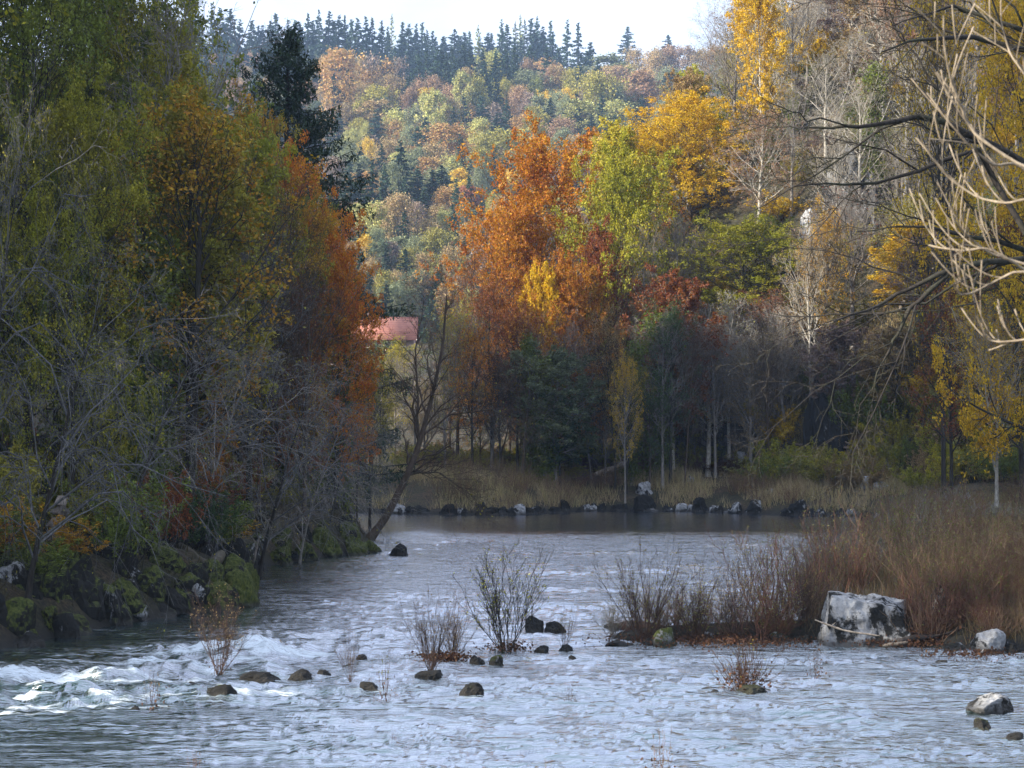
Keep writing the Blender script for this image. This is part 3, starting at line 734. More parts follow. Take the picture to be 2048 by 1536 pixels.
for row in range(15):
    yb = 640 - row * 34
    n = 0
    for i in range(15):
        px = 670 + i * 46 + (row % 2) * 23 + rg.uniform(-10, 10) - (200 if row > 9 and False else 0)
        if px > 1000 + (640 - yb) * 0.9 or px > 1480: continue
        if yb < 215 and px < 1130 and yb < 190: continue
        top = yb - rg.uniform(46, 62) + rg.uniform(-8, 8)
        u = rg.random()
        if u < 0.38: FT(f"fspruce{i % 3}", px, top - 14, 40, 84, "blue_green" if rg.random() < .6 else "dark_needle", "dark")
        elif u < 0.27: FT(f"birch{i % 2}", px, top, 40, 74, "tan", "birch")
        elif u < 0.33: FT(f"twiggy{i % 2}", px, top, 50, 64, "mauve", "lav")
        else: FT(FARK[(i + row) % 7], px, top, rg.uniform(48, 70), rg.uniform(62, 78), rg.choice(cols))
for i in range(26):
    px = 392 + (i % 9) * 34 + rg.random() * 16; top = 108 + (i // 9) * 46 + rg.random() * 12
    FT(FARK[i % 7] if i % 4 else f"fspruce{i % 3}", px, top, 50, 66, rg.choice(["blue_green", "tan", "pinkish_brown", "grey_green", "blue_green"]) if i % 4 else "blue_green")

# ------------------------------------------------------------------ right bank and slope
rr = random.Random(11)
def RT(*a, **k): return T(*a, rng=rr, **k)
RT("beech", 1095, 256, 152, 290, "deep_orange", "brown", "tall copper orange beech whose crown rises highest above the river bend")
RT("beech", 1020, 400, 148, 190, "deep_orange", "brown", "smaller orange beech leaning out at the left edge of the tall copper beech")
RT("beech", 1258, 285, 147, 225, "yellow_green", "dark", "yellow green tree with dark limbs between copper beech and golden tree")
RT("dense0", 1228, 238, 166, 130, "yellow", "brown", "olive yellow tree top peeking between copper beech and golden tree")
RT("beech", 1380, 190, 168, 240, "gold", "brown", "golden orange rounded tree glowing in the sun halfway up the slope edge")
RT("beech", 1310, 245, 172, 180, "gold", "brown", "golden tree half hidden just left of the rounded golden orange tree")
RT("dense0", 1388, 130, 186, 110, "yellow_green", "dark", "olive green tree top standing directly above the rounded golden tree")
RT("beech", 1130, 510, 142, 180, "deep_orange", "brown", "coppery tree at the foot of the copper beech")
RT("dense1", 1070, 530, 141, 90, "gold", "brown", "bright gold tree under the left side of the copper beech")
RT("dense0", 1200, 450, 145, 120, "rust", "brown", "small rusty tree below the yellow green tree")
RT("sparse0", 985, 545, 139, 170, "rust", "dark", "russet beech with thin foliage in front of the copper beech")
RT("sparse2", 1035, 600, 138, 130, "rust", "dark", "narrow russet tree just left of the ivy column")
RT("sparse2", 790, 672, 150, 130, "yellow", "grey", "pale yellow leaved tree standing under the red roof")
RT("dense0", 765, 684, 215, 150, "grey_green", "grey", "rounded grey green tree hiding the wall of the red roofed house")
RT("bare2", 830, 690, 143, 110, "tan", "grey", "grey twigged tree before the wall of the red roofed house")
RT("sparse0", 760, 715, 146, 100, "olive", "dark", "olive tree hiding the lower wall of the red roofed house")
RT("bare1", 915, 485, 143, 190, "rust", "red", "leafless reddish twigged beech rising behind the leaning tree")
RT("sparse1", 890, 600, 137, 120, "yellow", "grey", "thin pale yellow leaved tree beside the red roof")
RT("sparse0", 945, 640, 136, 120, "deep_orange", "dark", "low orange beech on the flat bank behind the reeds")
RT("ivy0", 1060, 640, 137, 52, "dark_green", "grey", "ivy wrapped trunk standing like a dark column beside the russet beech")
RT("ivy1", 1312, 600, 139, 90, "dark_green", "grey", "thick ivy covered tree in the middle of the far bank grove")
RT("ivy0", 1265, 655, 138, 70, "dark_green", "grey", "ivy draped tree just left of the thickest ivy tree")
RT("ivy1", 1090, 700, 136, 80, "dark_green", "grey", "low ivy draped trunk to the right of the dark ivy column")
RT("beech", 1480, 435, 148, 240, "yellow_green", "dark", "bushy yellow green tree bright against the grey shaded slope")
RT("dense0", 1560, 480, 152, 100, "yellow_green", "dark", "smaller yellow green tree attached right of the bushy yellow green one")
RT("sparse0", 1250, 700, 134, 80, "gold", "grey", "slender tree with bright yellow sprays over the fallen pale log")
RT("mspruce", 1566, -40, 192, 90, "sunny_needle", "brown", "sunlit spruce with tiered drooping boughs near the top of the slope")
RT("mspruce", 1758, -60, 175, 90, "green", "brown", "green spruce draped over the upper slope above the pale crag")
RT("ivy1", 1745, 110, 150, 75, "green", "grey", "bright ivy climbing a trunk above the pale limestone crag")
RT("ivy0", 1540, 250, 165, 46, "green", "grey", "thin pale trunk with ivy strands on the middle slope")
RT("dense0", 1545, -90, 215, 150, "gold", "brown", "golden crown at the top edge of the slope against the sky")
RT("dense1", 1650, -70, 205, 170, "gold", "brown", "golden tree just right of the sunlit spruce")
RT("sparse1", 1510, -20, 222, 130, "tan", "grey", "bare greyish tree top on the skyline edge of the slope")
RT("sparse2", 1470, 90, 200, 120, "olive", "grey", "thin tan tree on the skyline below the bare grey top")
RT("bare0", 1565, 590, 141, 150, "tan", "birch", "tall white barked tree with forked bare crown on the shaded slope foot")
RT("bare2", 1500, 660, 140, 130, "tan", "pale", "cluster of slim pale stems leaning right behind the grassy bank")
RT("sparse1", 1525, 700, 142, 130, "olive", "pale", "pale stemmed tree with small ochre leaves beside the slim pale cluster")
RT("bare3", 1430, 640, 140, 150, "tan", "grey", "grey leafless tree with spreading twigs at the edge of the grove")
RT("sparse1", 1990, 590, 84, 210, "gold", "pale", "pale trunked tree with amber leaves on the grassy bank at right", )
RT("sparse0", 2040, 380, 92, 260, "rust", "dark", "large reddish beech behind the amber leaved tree at right")
RT("sparse2", 1900, 560, 100, 170, "rust", "dark", "rusty tree in shade just left of the amber leaved tree")
RT("lush0", 2080, -120, 82, 420, "gold", "dark", "big yellow leaved tree filling the upper right corner", )
RT("sparse1", 1880, -80, 110, 260, "gold", "dark", "yellow sprinkled tree behind the overhanging dark boughs")
RT("sparse0", 1650, 395, 140, 110, "orange", "brown", "small orange leaved tree at the foot of the pale limestone crag")
# shaded grove on the far bank
gk = ["bare0", "sparse0", "bare1", "sparse1", "bare2", "sparse2", "bare3", "dense0"]
GROVE = [(1110, 690, "grey_green"), (1150, 640, "dark_green"), (1190, 660, "grey_green"), (1230, 610, "tan"), (1290, 560, "green"), (1340, 600, "dark_green"), (1370, 560, "grey_green"), (1400, 680, "dark_green"), (1450, 600, "tan"), (1120, 780, "dark_green"), (1170, 760, "grey_green"),
    (1210, 800, "dark_green"), (1300, 780, "dark_green"), (1350, 760, "grey_green"), (1390, 790, "dark_green"), (1440, 760, "grey_green"), (745, 720, "olive"), (850, 760, "tan"), (900, 720, "olive"), (960, 760, "yellow"), (1000, 700, "rust"), (1040, 760, "yellow"), (1190, 540, "orange"), (1240, 520, "rust"), (1330, 480, "olive"), (1290, 430, "orange"),
    (1400, 470, "mauve"), (1350, 420, "tan")]
for i, (px, top, col) in enumerate(GROVE):
    Y = rr.uniform(135, 148) if px < 1150 else rr.uniform(134, 152)
    dk = col in ("dark_green", "grey_green") and i % 9 == 0
    RT("dense" + str(i % 2) if dk else gk[i % 7], px, top, Y, rr.uniform(80, 150), col, rr.choice(["dark", "grey", "grey", "brown", "dark"]), feats="grove")
for i in range(24):
    px = 985 + i * 26 + rr.uniform(-10, 10)
    RT(rr.choice(["bare0", "bare1", "bare2", "bare3", "sparse1"]), px, rr.uniform(600, 730), rr.uniform(134.5, 147), rr.uniform(80, 170), rr.choice(["tan", "mauve", "olive"]), rr.choice(["grey", "grey", "brown", "grey", "dark"]), feats="grove", tilt=(rr.uniform(-.13, .13), rr.uniform(-.13, .13)))
# slope filling, rows climbing the hill
for row in range(9):
    Y = 140 + row * 9
    for i in range(11):
        px = 1330 + row * 12 + i * (78 + row * 1.5) + rr.uniform(-24, 24)
        if px > 2140: continue
        x = (px - 1024) / F * Y
        zg = gz(x, Y); pyb = to_px(x, Y, zg)[1]
        if pyb < -60: continue
        Hm = rr.uniform(11, 17)
        lim = 480 if px < 1475 and Y < 172 else 640 if 1370 < px < 1600 and Y < 152 else None
        if lim: Hm = min(Hm, at(px, lim + rr.uniform(0, 60), Y)[2] - zg)
        if Hm < 3: continue
        u = rr.random()
        key = rr.choice(["bare0", "bare1", "bare2", "bare3"]) if u < 0.42 else rr.choice(["sparse0", "sparse1", "sparse2"]) if u < 0.8 else rr.choice(["dense0", "dense1"])
        col = rr.choice(["tan", "olive", "pinkish_brown", "tan", "gold", "pinkish_brown", "olive", "mauve", "pinkish_brown", "tan"] if pyb < 640 else ["olive", "tan", "green", "tan", "rust", "yellow_green", "tan"])
        place(key, x, Y + rr.uniform(-3, 3), None, Hm, rr.uniform(6, 9), col=col, bark=rr.choice(["grey", "pale", "pale", "grey"]), rng=rr, feats="slope")
for i in range(46):
    px = rr.uniform(1600, 2120); Y = rr.uniform(112, 138); x = (px - 1024) / F * Y
    if gz(x, Y) < 2.8: continue
    place(rr.choice(["sparse0", "sparse1", "dense0", "sparse2", "bare3", "dense1", "bare1"]), x, Y, None, rr.uniform(7, 13), rr.uniform(5, 8), col=rr.choice(["olive", "rust", "green", "tan", "gold", "olive", "mauve"]), bark=rr.choice(["grey", "dark", "pale"]), rng=rr, feats="slope")
for row in range(3):      # foot of the slope, nearer right
    for i in range(8):
        Y = 108 - row * 13; px = 1640 + i * 62 + rr.uniform(-20, 20) + row * 60
        if px > 2130: continue
        x = (px - 1024) / F * Y
        if gz(x, Y) < 2.6: continue
        place(rr.choice(["sparse0", "sparse1", "bare1", "sparse2", "bare3"]), x, Y, None, rr.uniform(7, 12), rr.uniform(4.5, 7), col=rr.choice(["olive", "rust", "green", "tan", "gold"]), bark=rr.choice(["grey", "dark"]), rng=rr, feats="slope")
for i in range(110):
    px = rr.uniform(1330, 2100); Y = rr.uniform(122, 205); x = (px - 1024) / F * Y
    if gz(x, Y) < 3.2: continue
    place(f"bush{i % 3}", x, Y, None, rr.uniform(2, 4.5), rr.uniform(3.5, 6.5), col=rr.choice(["olive", "green", "tan", "gold", "olive", "mauve", "yellow"]), bark="brown", cat="bush", rng=rr, feats="slopebush")
for i in range(60):
    px = rr.uniform(1600, 2110); Y = rr.uniform(104, 134); x = (px - 1024) / F * Y
    if gz(x, Y) < 2.4: continue
    place(f"bush{i % 3}", x, Y, None, rr.uniform(2.2, 4.6), rr.uniform(3.0, 5.5), col=rr.choice(["yellow_green", "yellow_green", "yellow", "olive", "pale_yellow", "gold"]), bark="brown", cat="bush", rng=rr, feats="slopebush")
for i in range(85):
    px = rr.uniform(1520, 2110); Y = 138.5 - (px - 1520) * 0.02 - rr.uniform(0, 10); x = (px - 1024) / F * Y
    if gz(x, Y) < 1.6: continue
    place(f"bush{i % 3}", x, Y, None, rr.uniform(1.0, 3.0), rr.uniform(2.4, 4.8), col=rr.choice(["yellow_green", "yellow_green", "yellow", "olive", "pale_yellow", "green", "tan"]), bark="brown", cat="bush", rng=rr, feats="bank")
# bushes over the grassy bank
for i in range(130):
    px = rr.uniform(1540, 2090); Y = rr.uniform(62, 126); x = (px - 1024) / F * Y
    if gz(x, Y) < 2.1: continue
    place(f"bush{i % 3}", x, Y, None, rr.uniform(1.4, 3.2) * (1 if Y > 90 else .5), rr.uniform(2.2, 4.2) * (1 if Y > 90 else .6), col=rr.choice(["olive", "yellow_green", "green", "yellow", "yellow_green", "tan", "green"]), bark="brown", cat="bush", rng=rr, feats="bank")
for i in range(60):
    px = rr.uniform(760, 1540); Y = rr.uniform(139, 148); x = (px - 1024) / F * Y
    place(f"bush{i % 3}", x, Y, None, rr.uniform(1.2, 2.6), rr.uniform(2.5, 5), col=rr.choice(["olive", "yellow_green", "green", "tan", "brown_dead"]), bark="brown", cat="bush", rng=rr, feats="farbank")

# ------------------------------------------------------------------ left bank forest
rl = random.Random(23)
def LT(*a, **k): return T(*a, rng=rl, **k)
LT("lush0", 60, -260, 62, 520, "green", "dark", "dark green hornbeam closing the upper left corner")
LT("beech", -20, -330, 72, 620, "green", "dark", "deep green shady tree behind the hornbeam at the upper left corner")
LT("beech", 250, -160, 88, 420, "green", "dark", "tall green tree rising behind the green yellow hornbeam")
LT("lush1", 215, -130, 70, 420, "yellow_green", "dark", "broad green yellow hornbeam high over the left bank")
LT("lush0", 330, -20, 80, 330, "yellow_green", "dark", "yellow green tree whose crown slopes down against the hill")
LT("lush1", 400, 130, 84, 270, "yellow", "grey", "olive yellow tree in the middle of the left forest edge")
LT("lush0", 150, 150, 58, 380, "yellow_green", "dark", "green gold tree behind the grey drooping twigs at far left")
LT("lush1", 300, 330, 66, 300, "yellow_green", "dark", "yellow green understorey tree above the grey arching boughs")
LT("lush0", 470, 230, 92, 210, "olive", "grey", "olive brown tree between the yellow crowns and the copper edge")
LT("beech", 505, 185, 106, 160, "orange", "dark", "orange beech top standing beside the dark spruce tip")
LT("beech", 565, 290, 104, 200, "vivid", "dark", "amber brown beech under the dark spruce")
LT("beech", 645, 400, 97, 185, "vivid", "dark", "deep copper beech bulging out over the river at the forest edge")
LT("beech", 672, 490, 95, 150, "vivid", "dark", "low copper beech reaching toward the red roof")
LT("sparse1", 715, 640, 100, 90, "orange", "dark", "small orange sprayed tree on the point behind the leaning trunk")
LT("beech", 600, 560, 90, 110, "rust", "dark", "rusty red beech glowing low in the left forest edge")
LT("dense1", 420, 700, 66, 100, "deep_orange", "dark", "small copper tree in the shade behind the arching boughs")
LT("sparse0", 740, 700, 110, 120, "olive", "dark", "thin olive tree behind the point of the left bank")
LT("bare1", 520, 330, 82, 230, "mauve", "brown", "grey leafless tree with dense upright twigs in the left forest")
LT("bare3", 610, 500, 80, 220, "mauve", "brown", "grey twigged tree in front of the deep copper beech")
LT("bare0", 440, 460, 76, 240, "olive", "brown", "brownish bare tree standing left of the grey twigged tree")
LT("nspruce", 568, 50, 112, 430, "dark_needle", "dark", "tall dark spruce with hanging tassels towering over the left forest", name="spruce_tree")
LT("ivy1", 300, 430, 62, 150, "dark_green", "dark", "ivy clad trunk in the shade of the left forest")
LT("ivy0", 690, 600, 96, 60, "dark_green", "dark", "ivy clad trunk at the river end of the left forest")
for i in range(18):     # unseen trees added up the left hill to block sky light
    Y = rl.uniform(28, 120); x = -0.27 * Y - rl.uniform(4, 34)
    if gz(x, Y) < 1.0: continue
    place("beech", x, Y, None, rl.uniform(17, 24), rl.uniform(11, 15), col=rl.choice(["green", "olive", "yellow_green"]), bark="dark", rng=rl, feats="sky_block_trees")
# arching bare trees over the water
ARCH = [("arch0", 60, 470, 47, 620, "lav", "nearest leafless tree drooping grey boughs at the left edge"), ("arch1", 250, 560, 55, 560, "lav", "leafless tree with long arching boughs over the rapids"), ("arch2", 400, 640, 60, 520, "grey", "grey tree with a fan of drooping twigs above the mossy rocks"),
    ("arch0", 520, 700, 68, 430, "lav", "leafless tree arching low over the second mossy bank"), ("arch1", 600, 760, 76, 340, "grey", "small bare tree trailing twigs just before the leaning trunk"), 
    ("arch2", -40, 60, 46, 420, "lav", "pale twigged tree reaching in from beyond the left edge"), ("arch1", 660, 820, 82, 240, "lav", "low bare tree with twigs brushing the bank point")]
for i, (k, px, top, Y, w_, bk, lb) in enumerate(ARCH):
    x, _, zt = at(px, top, Y)
    xb = x
    LT(k, px, top, Y, w_, "olive", bk, lb, rot=rl.uniform(-0.5, 0.5))
for i in range(60):
    px = rl.uniform(-250, 740); Y = rl.uniform(62, 128)
    if px > 560 and Y < 82: continue
    x = (px - 1024) / F * Y
    zg = gz(x, Y)
    if zg < 0.6: continue
    lim = 0.6 * (700 - px)
    topmax = max(-200, 60 + (px - 350) * 1.2) if px > 350 else -200
    Hm = min(rl.uniform(9, 20), at(px, topmax + 60, Y)[2] - zg)
    if Hm < 4: continue
    place(rl.choice(["lush0", "lush1", "dense0", "bare1", "bare2", "sparse0", "dense1"]), x, Y, None, Hm, rl.uniform(5.5, 8.5), col=rl.choice(["green", "olive", "yellow_green", "dark_green", "olive", "orange" if px > 300 else "green"]), bark=rl.choice(["dark", "grey", "lav"]), rng=rl, feats="left")
for i in range(70):
    px = rl.uniform(-60, 735); Y = rl.uniform(48, 100); x = (px - 1024) / F * Y
    if gz(x, Y) < 1.2: continue
    place(f"bush{i % 3}", x, Y, None, rl.uniform(1.2, 3.0), rl.uniform(2, 4), col=rl.choice(["green", "olive", "dark_green", "orange", "rust", "green", "olive"]), bark="dark", cat="bush", rng=rl, feats="leftbank")
#@@MORE

# ------------------------------------------------------------------ the leaning tree on the point
def custom_tree(key, curve, r0, seed, nl, kind, col, bark, label, lim_len, t0=0.35, nleaf=400, extra=None, lsize=.1, ang=(1.0, 0.5), bend=.05, feats=None, cat="tree", b2=0.0):
    rng = np.random.default_rng(seed)
    curve = np.asarray(curve, float); base = curve[0].copy(); curve = curve - base
    P0, R0 = trunk_line(rng, 1, r0, 16, 0.012, curve=curve, taper=0.12)
    parts_b = []; src = [(P0, R0, t0)]
    for e, er in (extra or []):
        e = np.asarray(e, float) - base
        s_ = np.linspace(0, 1, 16); P = np.stack([np.interp(s_, np.linspace(0, 1, len(e)), e[:, a]) for a in range(3)], 1)[None]
        w_ = np.cumsum(rng.normal(size=P.shape), 1) * 0.02; w_ -= w_[:, :1]
        Rr = (er * (1 - 0.85 * s_))[None]
        src.append((P + w_, Rr, 0.15))
    last = []
    limbs_ = []
    for si, (P, Rr, tt) in enumerate(src):
        parts_b = [tubes(P, Rr, 6)] if si else []
        limbs_.append(parts_b)
        Pa, Ra = child(rng, P, Rr, nl[0], tt, 1.0, lambda t, p: lim_len * (1.15 - 0.7 * t), lambda t: ang[0] + (ang[1] - ang[0]) * t, bend, 0.08, 7, 0.5, 0.25, 0.1)
        Pb, Rb = child(rng, Pa, Ra, nl[1], 0.12, 1.0, 0.5, 0.7, b2, 0.08, 5, 0.6, 0.35, 0.05)
        Pc, Rc = child(rng, Pb, Rb, nl[2], 0.12, 1.0, 0.5, 0.7, b2, 0.08, 4, 0.65, 0.4, 0.03, rmin=0.006)
        parts_b += [tubes(Pa, Ra, 5), tubes(Pb, Rb, 4), tubes(Pc, Rc, 3)]; last.append(Pc)
        if nl[3]:
            Pd, Rd = child(rng, Pc, Rc, nl[3], 0.12, 1.0, 0.6, 0.7, b2, 0.06, 3, 0.7, 0.5, 0.03, rmin=0.005)
            parts_b.append(tubes(Pd, Rd, 3)); last[-1] = Pd
    root = bpy.data.objects.new(kind, None); COL.objects.link(root); root.location = base
    bk = BARK[bark]
    newobj("trunk", mesh_np(key + "_trunk", *tubes(P0, R0, 9), M_BARK, smooth=True), root, color=bk)
    for li, lp in enumerate(limbs_): newobj("limb" if li else "branches", mesh_np(key + "_limb", *join(lp), M_BARK, smooth=True), root, color=bk)
    if nleaf:
        Cc = np.concatenate([sample_on(rng, P, nleaf // len(last), 0.08) for P in last])
        V, Fq, ti = leaves(rng, Cc, lsize, up=0.5)
        newobj("crown", mesh_np(key + "_crown", V, Fq, M_LEAF, ti), root, color=C[col][0], c2=C[col][1])
    tag(root, label, cat)
    return root
Yl = 93
def pl(*pts): return [at(px, py, Y) for px, py, Y in pts]
b0 = at(738, 1078, Yl)
custom_tree("leaner", pl((738, 1080, Yl), (775, 1030, Yl), (812, 955, Yl), (838, 890, Yl), (862, 800, Yl), (885, 700, Yl), (893, 590, Yl)), 0.21, 200, (15, 7, 6, 3), "leaning_tree", "olive", "brown",
    "dark leafless tree leaning out over the river from the left point", 3.4, 0.3, 260,
    extra=[(pl((838, 890, Yl), (838, 800, Yl), (832, 700, Yl), (850, 600, Yl)), 0.09), (pl((845, 870, Yl), (900, 830, Yl), (980, 818, Yl), (1050, 850, Yl)), 0.065), (pl((815, 950, Yl), (880, 940, Yl), (960, 1000, Yl)), 0.06)], bend=0.02)

# overhanging dark boughs, from a tree rooted outside the frame on the right bank
Yo = 30
custom_tree("overhang", [(12.6, 31, gz(12.6, 31) - .1), (12.2, 31, 5), (11.6, 30.5, 9), (11.4, 30, 14), (11.5, 30, 17)], 0.3, 210, (5, 5, 4, 3), "overhanging_tree", "gold", "dark",
    "dark barked tree stretching long nearly bare boughs across the right side", 3.0, 0.5, 0, lsize=0.05,
    extra=[(pl((2260, 560, 30), (2048, 330, 30), (1850, 245, 29), (1700, 260, 28), (1600, 265, 28)), 0.085), (pl((2260, 470, 30), (2120, 130, 30), (1960, 85, 30), (1860, 92, 29), (1770, 120, 28)), 0.075), (pl((2200, 200, 31), (2048, 70, 30), (1900, 15, 30), (1780, 60, 29)), 0.06),
        (pl((2230, 760, 31), (2080, 520, 30), (1900, 540, 29), (1780, 600, 29), (1660, 640, 28)), 0.08), (pl((1900, 545, 29), (1820, 620, 29), (1770, 700, 29), (1740, 790, 29)), 0.05), (pl((2150, 640, 30), (1960, 300, 30), (1760, 370, 29), (1590, 380, 28)), 0.06), (pl((2200, 560, 31), (2000, 480, 30), (1850, 450, 29), (1700, 470, 29)), 0.055)],
    ang=(0.7, 0.45), bend=-0.08)
# sunlit pale twigs close to the camera, from a tree on the near bank
Yn = 9.5
def arc(px, py, dx, dy, Y=9.5): return pl((px, py, Y), (px + dx * .4, py + dy * .1, Y), (px + dx * .8, py + dy * .5, Y), (px + dx, py + dy, Y))
base_n = (5.6, 10.4)
custom_tree("neartree", [(5.6, 10.4, gz(5.6, 10.4) - .1), (5.3, 10.3, 4), (4.6, 10, 5.5), (4.0, 9.8, 6.4), (3.9, 9.8, 8)], 0.11, 220, (2, 3, 0, 0), "near_tree", "tan", "pale",
    "close sunlit tree whose pale thick upturned twigs enter at the right edge", 0.6, 0.6, 0) if False else None
def near_tree():
    root = bpy.data.objects.new("near_tree", None); COL.objects.link(root)
    bx, by = 5.4, 10.2; bz = gz(bx, by) - 0.1; root.location = (bx, by, bz)
    rng = np.random.default_rng(9); B_ = np.array([bx, by, bz])
    def P3(pts, Y): return np.array([at(a, b, Y) for a, b in pts])
    def smooth(P, k=14):
        s_ = np.linspace(0, 1, k); n = len(P); q = np.linspace(0, 1, n)
        # Catmull-like smoothing by repeated averaging
        Q = np.stack([np.interp(np.linspace(0, 1, k * 3), q, P[:, a]) for a in range(3)], 1)
        for _ in range(8): Q[1:-1] = (Q[:-2] + 2 * Q[1:-1] + Q[2:]) / 4
        return Q[::3] if True else Q
    tubesets = []
    trunk = smooth(np.array([(bx, by, bz), (5.3, 10.1, 4.0), (4.9, 9.9, 5.6), (4.6, 9.7, 7.2), (4.5, 9.6, 9.0)]))
    trR = np.linspace(0.11, 0.045, len(trunk))
    main = [([(2620, 620), (2300, 430), (2048, 330), (1960, 262), (1935, 210), (1905, 145), (1885, 85), (1878, 30)], 9.0, .018, .0055),
            ([(2620, 700), (2300, 560), (2048, 318), (1990, 330), (1930, 295), (1880, 245), (1840, 185)], 9.6, .017, .006),
            ([(2620, 760), (2350, 560), (2150, 520), (2048, 400), (2010, 410), (1960, 395), (1905, 350), (1870, 300), (1845, 265)], 9.2, .017, .005),
            ([(2620, 760), (2300, 600), (2048, 520), (1985, 500), (1930, 465), (1900, 440), (1885, 415)], 9.8, .017, .006),
            ([(2620, 800), (2300, 640), (2048, 545), (2010, 525), (1960, 500), (1920, 505), (1880, 495), (1862, 485)], 9.1, .015, .006),
            ([(2620, 800), (2300, 620), (2048, 535), (2000, 560), (1950, 585), (1915, 590), (1895, 570)], 8.8, .013, .006),
            ([(2620, 860), (2350, 700), (2150, 650), (2048, 680), (2010, 682), (1985, 675), (1968, 658)], 8.8, .012, .006),
            ([(2620, 600), (2250, 300), (2120, 250), (2048, 170), (2020, 110), (2012, 40), (2015, -30)], 9.3, .013, .006)]
    for pts, Y, ra, rb in main:
        tubesets = []
        P = smooth(P3(pts, Y), 30)
        P[:, 1] += np.sin(np.linspace(0, 5, len(P)) + rng.random() * 6) * 0.12
        Rr = np.linspace(ra, rb, len(P)) * 0.52 * (1 + 0.05 * rng.normal(size=len(P)) + 0.22 * (np.arange(len(P)) % 4 == 0)); k = len(P)
        tubesets.append(tubes(P[None], Rr[None], 8))
        # upturned side twigs, hooked like candelabra, each with a blunt bud
        for j in range(7):
            t_ = 0.46 + 0.5 * (j + rng.random() * .7) / 7; i = int(t_ * (k - 1)); p = P[i]
            tan = unit(P[min(i + 1, k - 1)] - P[i - 1]); L_ = 0.08 + 0.22 * rng.random()
            side = np.array([tan[2], 0, -tan[0]]) * (1 if rng.random() < .65 else -1) + np.array([0, rng.normal() * 0.5, 0])
            if side[2] < -0.2 and rng.random() < .6: side[2] *= -1
            s_ = np.linspace(0, 1, 7)[:, None]
            q = p + (tan * 0.75 + unit(side) * 0.35) * L_ * s_ + unit(side) * L_ * 0.55 * s_ ** 2 + np.array([0, 0, 1]) * L_ * 0.35 * s_ ** 2.2
            rr_ = np.linspace(Rr[i] * 0.6, 0.0024, 7); rr_[2] *= 1.25; rr_[4] *= 1.3; rr_[-1] *= 1.7
            tubesets.append(tubes(q[None], rr_[None], 7))
            if rng.random() < .6:
                i2 = 3; q2 = q[i2] + (unit(q[i2 + 1] - q[i2]) * .6 - unit(side) * .5) * L_ * .6 * s_ + np.array([0, 0, 1]) * L_ * .45 * s_ ** 2
                tubesets.append(tubes(q2[None], np.linspace(rr_[3] * .8, .0038, 7)[None], 6))
        V, Fq = join(tubesets)
        newobj("branch", mesh_np("near_branch", V - B_, Fq, M_BARK, smooth=True), root, color=(0.37, 0.31, 0.235))
    newobj("trunk", mesh_np("near_trunk", *[(a - B_ if a.shape[-1] == 3 else a) for a in tubes(trunk[None], trR[None], 10)], M_BARK, smooth=True), root, color=(0.42, 0.34, 0.24))
    tag(root, "close sunlit tree whose pale thick upturned twigs enter at the right edge", "tree")
near_tree()

# ------------------------------------------------------------------ rocks
def rock_mesh(key, seed, sub=4, cuts=9, rough=0.16, flat=0.75):
    import bmesh
    rng = np.random.default_rng(seed)
    bm = bmesh.new(); bmesh.ops.create_icosphere(bm, subdivisions=sub, radius=1.0)
    V = np.array([v.co[:] for v in bm.verts])
    for i in range(cuts):
        n = unit(rng.normal(size=3)); dd = 0.55 + 0.3 * rng.random()
        h = V @ n - dd; V = V - np.maximum(h, 0)[:, None] * n * 0.92
    off = rng.random(3) * 50
    N = unit(V)
    dsp = np.array([mnoise.fractal(Vector(v * 1.6 + off), 0.9, 2.1, 5) for v in V])
    dsp2 = np.array([abs(mnoise.noise(Vector(v * 3.5 + off))) for v in V])
    V = V + N * (dsp * rough - dsp2 * rough * 0.6)[:, None]
    V[:, 2] = np.where(V[:, 2] < -0.35, -0.35 + (V[:, 2] + 0.35) * 0.3, V[:, 2])
    V[:, 2] += 0.2
    V[:, 2] /= V[:, 2].max(); V[:, :2] /= np.abs(V[:, :2]).max(0)
    for v, c_ in zip(bm.verts, V): v.co = c_
    me = bpy.data.meshes.new(key); bm.to_mesh(me); bm.free(); me.materials.append(M_ROCK)
    return me
ROCKS = [rock_mesh(f"rock{i}", 300 + i, 4, 8 + i % 4, 0.20) for i in range(7)]
def boulder_mesh():
    import bmesh
    bm = bmesh.new(); bmesh.ops.create_cube(bm, size=2.0); bmesh.ops.subdivide_edges(bm, edges=bm.edges[:], cuts=34, use_grid_fill=True)
    V = np.array([v.co[:] for v in bm.verts])
    sp_ = V / np.maximum(np.linalg.norm(V, axis=1, keepdims=True), 1e-6) * 1.35
    V = V * 0.86 + np.clip(sp_, -1, 1) * 0.14
    K = {(-1, -1, -1): (-1, -1, -.1), (1, -1, -1): (.86, -1, -.1), (1, -1, 1): (.52, -.72, .80), (-1, -1, 1): (-.76, -.66, .98), (-1, 1, -1): (-.92, 1, -.1), (1, 1, -1): (1.02, 1, -.1), (1, 1, 1): (.98, .55, .84), (-1, 1, 1): (-.66, .6, 1.02)}
    P = np.zeros_like(V)
    for c_, p in K.items():
        wt = np.prod([(1 + V[:, a] * c_[a]) / 2 for a in range(3)], axis=0); P += wt[:, None] * np.array(p)
    N = unit(P - P.mean(0)); A = P * np.array([1.15, .95, 1.35])
    d1 = np.array([mnoise.fractal(Vector(p * 1.3 + 7), 0.8, 2.1, 6) for p in A]); d2 = np.array([abs(mnoise.noise(Vector(p * 2.6 + 3))) for p in A]); d3 = np.array([mnoise.cell(Vector(p * 2.2 + 1)) for p in A])
    P = P + N * (d1 * .12 - d2 * .10 + d3 * 0.015)[:, None]
    for v, c_ in zip(bm.verts, P): v.co = c_
    me = bpy.data.meshes.new("boulder"); bm.to_mesh(me); bm.free(); me.materials.append(M_ROCK)
    return me
BIG = boulder_mesh()
rk = random.Random(31)
